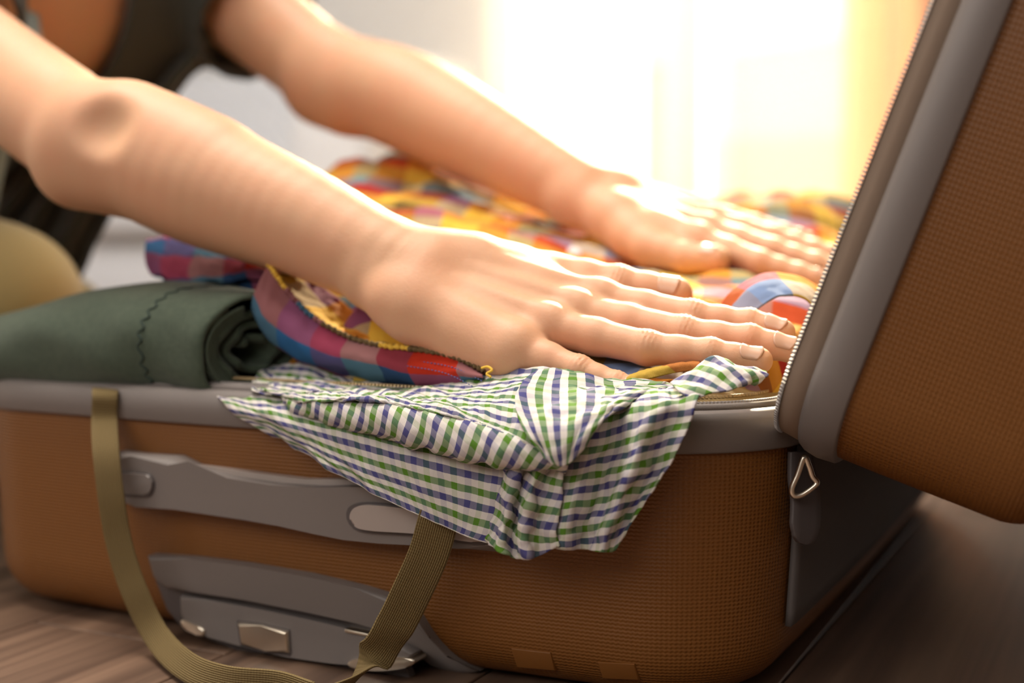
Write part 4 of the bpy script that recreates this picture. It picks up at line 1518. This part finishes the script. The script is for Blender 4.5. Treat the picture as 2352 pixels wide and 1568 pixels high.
# far-left tip
cloth('shirt_tail', OY([
    [(640, 826, .050), (700, 824, .048), (780, 840, .046), (870, 866, .046)],
    [(606, 846, .040), (690, 850, .034), (775, 862, .034), (870, 882, .036)],
    [(580, 878, .010), (680, 884, .006), (770, 892, .006), (868, 898, .012)],
    [(578, 898, -.010), (680, 906, -.014), (770, 908, -.014), (868, 910, -.008)]]),
      MATS['gingham'], ging, 30, 60, .0014, .02, seed=8, rot=math.radians(40))
# collar point by the fingertips and the strip along the lining
cloth('collar', PD([
    [(1540, 880, .602), (1590, 850, .604), (1646, 819, .606), (1700, 838, .606), (1760, 852, .606)],
    [(1550, 890, .592), (1600, 868, .592), (1656, 846, .594), (1705, 856, .596), (1765, 862, .600)],
    [(1560, 902, .586), (1610, 890, .586), (1668, 876, .588), (1706, 876, .592), (1750, 872, .598)],
    [(1590, 916, .582), (1630, 906, .582), (1676, 896, .584), (1700, 888, .590), (1730, 880, .597)]]),
      MATS['gingham'], ging, 30, 50, .0010, .014, seed=3, rot=math.radians(35))
# ------------------------------------------------------------------ the person's clothes
mat('cardigan_cloth', (0.040, 0.044, 0.036), 0.95, sheen=0.25, bump=(400, 0.3, 0.002))
mat('khaki_trousers', (0.42, 0.33, 0.14), 0.9, sheen=0.2, bump=(300, 0.3, 0.001))
mat('hair_brown', (0.05, 0.028, 0.018), 0.5, bump=(60, 0.6, 0.004))
HEM_L, HEM_R = .60, .30
Cd = Field()
Cd.chain([Sl, Sl + (El - Sl) * .72], [.066, .056], .02, .03)
Cd.chain([Sr, Sr + (Er - Sr) * .45], [.062, .057], .02, .03)
Cd.add([(Sr, sr_in, .062, .068), (Sl, sl_in, .062, .068), (sr_in - UP * .01, sl_in - UP * .01, .070, .070)], .03, .03)
for s in (-1, 0, 1):
    o_ = SIDE * .078 * s
    Cd.add([(MIDS + o_ - FACE * .02 - UP * .02, MIDS + o_ - FACE * .18 - UP * .09, .094, .090), (MIDS + o_ - FACE * .18 - UP * .09, HIP + o_, .092, .104)], .03, .04)
cv, cf = Cd.mesh(0.007, 16)
VENT = unit(-UP * .40 + FACE * .17)


def keep_face(c):
    tl = (c - Sl) @ (El - Sl) / float((El - Sl) @ (El - Sl))
    tr = (c - Sr) @ (Er - Sr) / float((Er - Sr) @ (Er - Sr))
    nl, nr2 = np.linalg.norm(c - Sl - (El - Sl) * tl) < .068, np.linalg.norm(c - Sr - (Er - Sr) * tr) < .068
    if (tl > HEM_L and nl) or (tr > HEM_R and nr2): return False
    r = c - MIDS
    s, vn, up = r @ SIDE, r @ VENT, r @ unit(FACE * .4 + UP * .17)
    if vn > .01 and -.0 < s < .11 and up > -.30: return False       # open front
    if np.linalg.norm(c - NECK0) < .085 and (c - MIDS) @ UP > .02: return False     # neck
    return True


cen = cv[cf].mean(1)
kf = [i for i in range(len(cf)) if keep_face(cen[i])]
used = np.unique(cf[kf]); mp_ = -np.ones(len(cv), int); mp_[used] = np.arange(len(used))
card = mesh_obj('cardigan', cv[used], mp_[cf[kf]], MATS['cardigan_cloth'], person)
card['label'] = 'dark green cardigan with short sleeves'
sd = card.modifiers.new('smooth', 'SMOOTH'); sd.iterations = 6
sd = card.modifiers.new('thick', 'SOLIDIFY'); sd.thickness = 0.004
prow = [(-140, 225, 580, 1.22), (-10, 232, 560, 1.20), (60, 238, 525, 1.18), (130, 238, 486, 1.17), (200, 205, 414, 1.16), (350, 60, 325, 1.15), (490, -60, 252, 1.14), (620, -110, 188, 1.13), (740, -130, 150, 1.12)]
pc = []
for y_, a, b, d in prow:
    ts = np.linspace(0, 1, 15)
    pc.append([P(a + (b - a) * t, y_ + 10 * math.sin(9 * t), d + .05 * (1 - t) * .4 + .016 * math.sin(t * 21 + y_ * .002)) for t in ts])
pan = cloth('front_panel', pc, MATS['cardigan_cloth'], person, 60, 110, .002, .06, thick=.003, seed=3)
pc = []
for y_, a, b, d in [(-160, -190, 60, 1.04), (-40, -190, 78, 1.03), (40, -190, 84, 1.02), (110, -195, 88, 1.01), (220, -220, 60, 1.01), (360, -240, 20, 1.01), (520, -250, -20, 1.01)]:
    pc.append([P(a + (b - a) * t, y_, d + .012 * math.sin(t * 13)) for t in np.linspace(0, 1, 9)])
mat('sunlit_cardigan', (0.22, 0.30, 0.32), 0.9, sheen=0.3)  # sunlight on the near cardigan panel, put into its colour
cloth('sunlit_panel', pc, MATS['sunlit_cardigan'], person, 40, 50, .002, .06, thick=.003, seed=5)['label'] = 'near cardigan panel, its sunlit tone painted in as pale blue-grey'
# trousers: kneeling
T = Field()
kneeR, kneeL = P(-8, 706, .995), P(-8, 706, .995) - SIDE * .30 - FACE * .12
kneeL[2] = .075
hipR, hipL = HIP + SIDE * .08, HIP - SIDE * .08
footR, footL = kneeR - FACE * .34, kneeL - FACE * .38
footR[2] = .055; footL[2] = .055
T.add([(hipR, hipL, .105, .105), (HIP, HIP + (MIDS - HIP) * .22, .10, .09)], .03, .04)
T.chain([hipR, (hipR + kneeR) / 2, kneeR], [.092, .078, .063], .02, .03)
T.chain([hipL, (hipL + kneeL) / 2, kneeL], [.092, .078, .063], .02, .03)
T.chain([kneeR, footR], [.060, .048], .02, .02)
T.chain([kneeL, footL], [.060, .048], .02, .02)
tv, tf = T.mesh(0.007, 16)
tv[:, 2] = np.maximum(tv[:, 2], .003)
tro = mesh_obj('trousers', tv, tf, MATS['khaki_trousers'], person)
tro['label'] = 'khaki trousers, knee bent'
tro.modifiers.new('smooth', 'SMOOTH').iterations = 4
# hair
Hh = Field()
Hh.add([(HEAD + HUP * .045 - LOOK * .035, HEAD + HUP * .045 + LOOK * .022, .082, .070), (HEAD - LOOK * .05, HEAD - HUP * .06 - LOOK * .05, .060, .045)], .03, .01)
hv, hf = Hh.mesh(0.006, 16)
mesh_obj('hair', hv, hf, MATS['hair_brown'], person)['label'] = 'short brown hair'
for s in (-1, 1):
    bm = bmesh.new()
    bmesh.ops.create_uvsphere(bm, u_segments=16, v_segments=10, radius=.011)
    bm.transform(Matrix.Translation(Vector(HEAD + LOOK * .082 + HUP * .008 + SIDE * s * .031)))
    bm_obj('eye', bm, MATS['pearl_button'], person)

# ------------------------------------------------------------------ sofa behind, building outside
mat('sofa_fabric', (0.84, 0.80, 0.77), 0.95, bump=(250, 0.3, 0.002))
mat('sofa_leg', (0.12, 0.08, 0.05), 0.5)
sofa = prop(empty('sofa', (-2.1, 2.1, 0)), 'light grey upholstered sofa against the back wall behind the arms', 'sofa')
sx0, sx1, sy0, sy1 = -3.05, -1.22, 1.58, 2.47
box('base', sx0 + .01, sx1 - .012, sy0 + .03, sy1, .09, .26, MATS['sofa_fabric'], sofa, .02, 3)
box('armrest', sx1 - .20, sx1, sy0, sy1, .10, .60, MATS['sofa_fabric'], sofa, .05, 5)
box('armrest', sx0, sx0 + .20, sy0, sy1, .10, .60, MATS['sofa_fabric'], sofa, .05, 5)
box('backrest', sx0 + .2, sx1 - .2, sy1 - .22, sy1, .26, .74, MATS['sofa_fabric'], sofa, .06, 5)
mx_ = (sx0 + sx1) / 2
box('seat_cushion', sx0 + .205, mx_ - .003, sy0 - .01, sy1 - .2, .262, .42, MATS['sofa_fabric'], sofa, .045, 5)
box('seat_cushion', mx_ + .003, sx1 - .205, sy0 - .01, sy1 - .2, .262, .42, MATS['sofa_fabric'], sofa, .045, 5)
for x_ in (sx0 + .08, sx1 - .08):
    for y_ in (sy0 + .08, sy1 - .08):
        bm = bmesh.new()
        bmesh.ops.create_cone(bm, cap_ends=True, segments=16, radius1=.018, radius2=.026, depth=.10)
        bm.transform(Matrix.Translation((x_, y_, .05)))
        bm_obj('leg', bm, MATS['sofa_leg'], sofa, auto=40)

A_, B_ = P(1560, 105, 9.0), P(1985, 38, 7.93)
dirw = unit((B_ - A_) * np.array([1, 1, 0])); nrmw = np.array([-dirw[1], dirw[0], 0])
if nrmw @ CF < 0: nrmw = -nrmw
ztop = float(A_[2])


def ext_box(name, s0, s1, t0, t1, z0, z1, m):
    bm = box_bm(s0, s1, t0, t1, z0, z1, .01, 1)
    M4 = Matrix(((dirw[0], nrmw[0], 0, A_[0]), (dirw[1], nrmw[1], 0, A_[1]), (0, 0, 1, 0), (0, 0, 0, 1)))
    bm.transform(M4)
    return bm_obj(name, bm, m, ext, auto=30)


ext_box('wall', -3.0, 4.0, 0, 3.0, -3.0, ztop - .12, MATS['cream_render'])
ext_box('parapet_cap', -3.05, 4.05, -.06, 3.05, ztop - .12, ztop, mat('cap_white', (0.85, 0.82, 0.75), 0.8))
for s in (-1.2, .35, 1.9):
    ext_box('pilaster', s - .14, s + .14, -.10, 0, -3.0, ztop - .12, MATS['cap_white'])

# ------------------------------------------------------------------ unseen fill light added under the ceiling (above the frame)
fill_lamp = prop(empty('fill_panel', (-0.8, 0.1, 2.5)), 'large square flat white fill panel, unseen, added under the ceiling', 'fill_lamp')
box('housing', -1.45, -.15, -.55, .75, 2.44, 2.498, MATS['white_frame'], fill_lamp, .01)
ld = bpy.data.lights.new('fill_light', 'AREA'); ld.shape = 'SQUARE'; ld.size = 1.24; ld.energy = 60; ld.color = (1.0, .92, .82)
lo_ = bpy.data.objects.new('fill_light', ld); COL.objects.link(lo_); lo_.location = (-0.8, 0.1, 2.43)

# ------------------------------------------------------------------ added scattering volume, stands in for lens glare
hz = bpy.data.materials.new('glare_haze'); hz.use_nodes = True
nt = hz.node_tree
nt.nodes.remove(nt.nodes['Principled BSDF'])
vs_ = N(nt, 'ShaderNodeVolumeScatter')
vs_.inputs['Color'].default_value = (1.0, .79, .48, 1)
vs_.inputs['Density'].default_value = .13
vs_.inputs['Anisotropy'].default_value = .55
nt.links.new(vs_.outputs[0], nt.nodes['Material Output'].inputs['Volume'])
prop(box('glare_haze', XL + .01, XR - .01, .30, YB - .01, .002, ZT - .01, hz), 'warm scattering volume added before the window to imitate lens glare', 'glare_haze', kind='stuff')
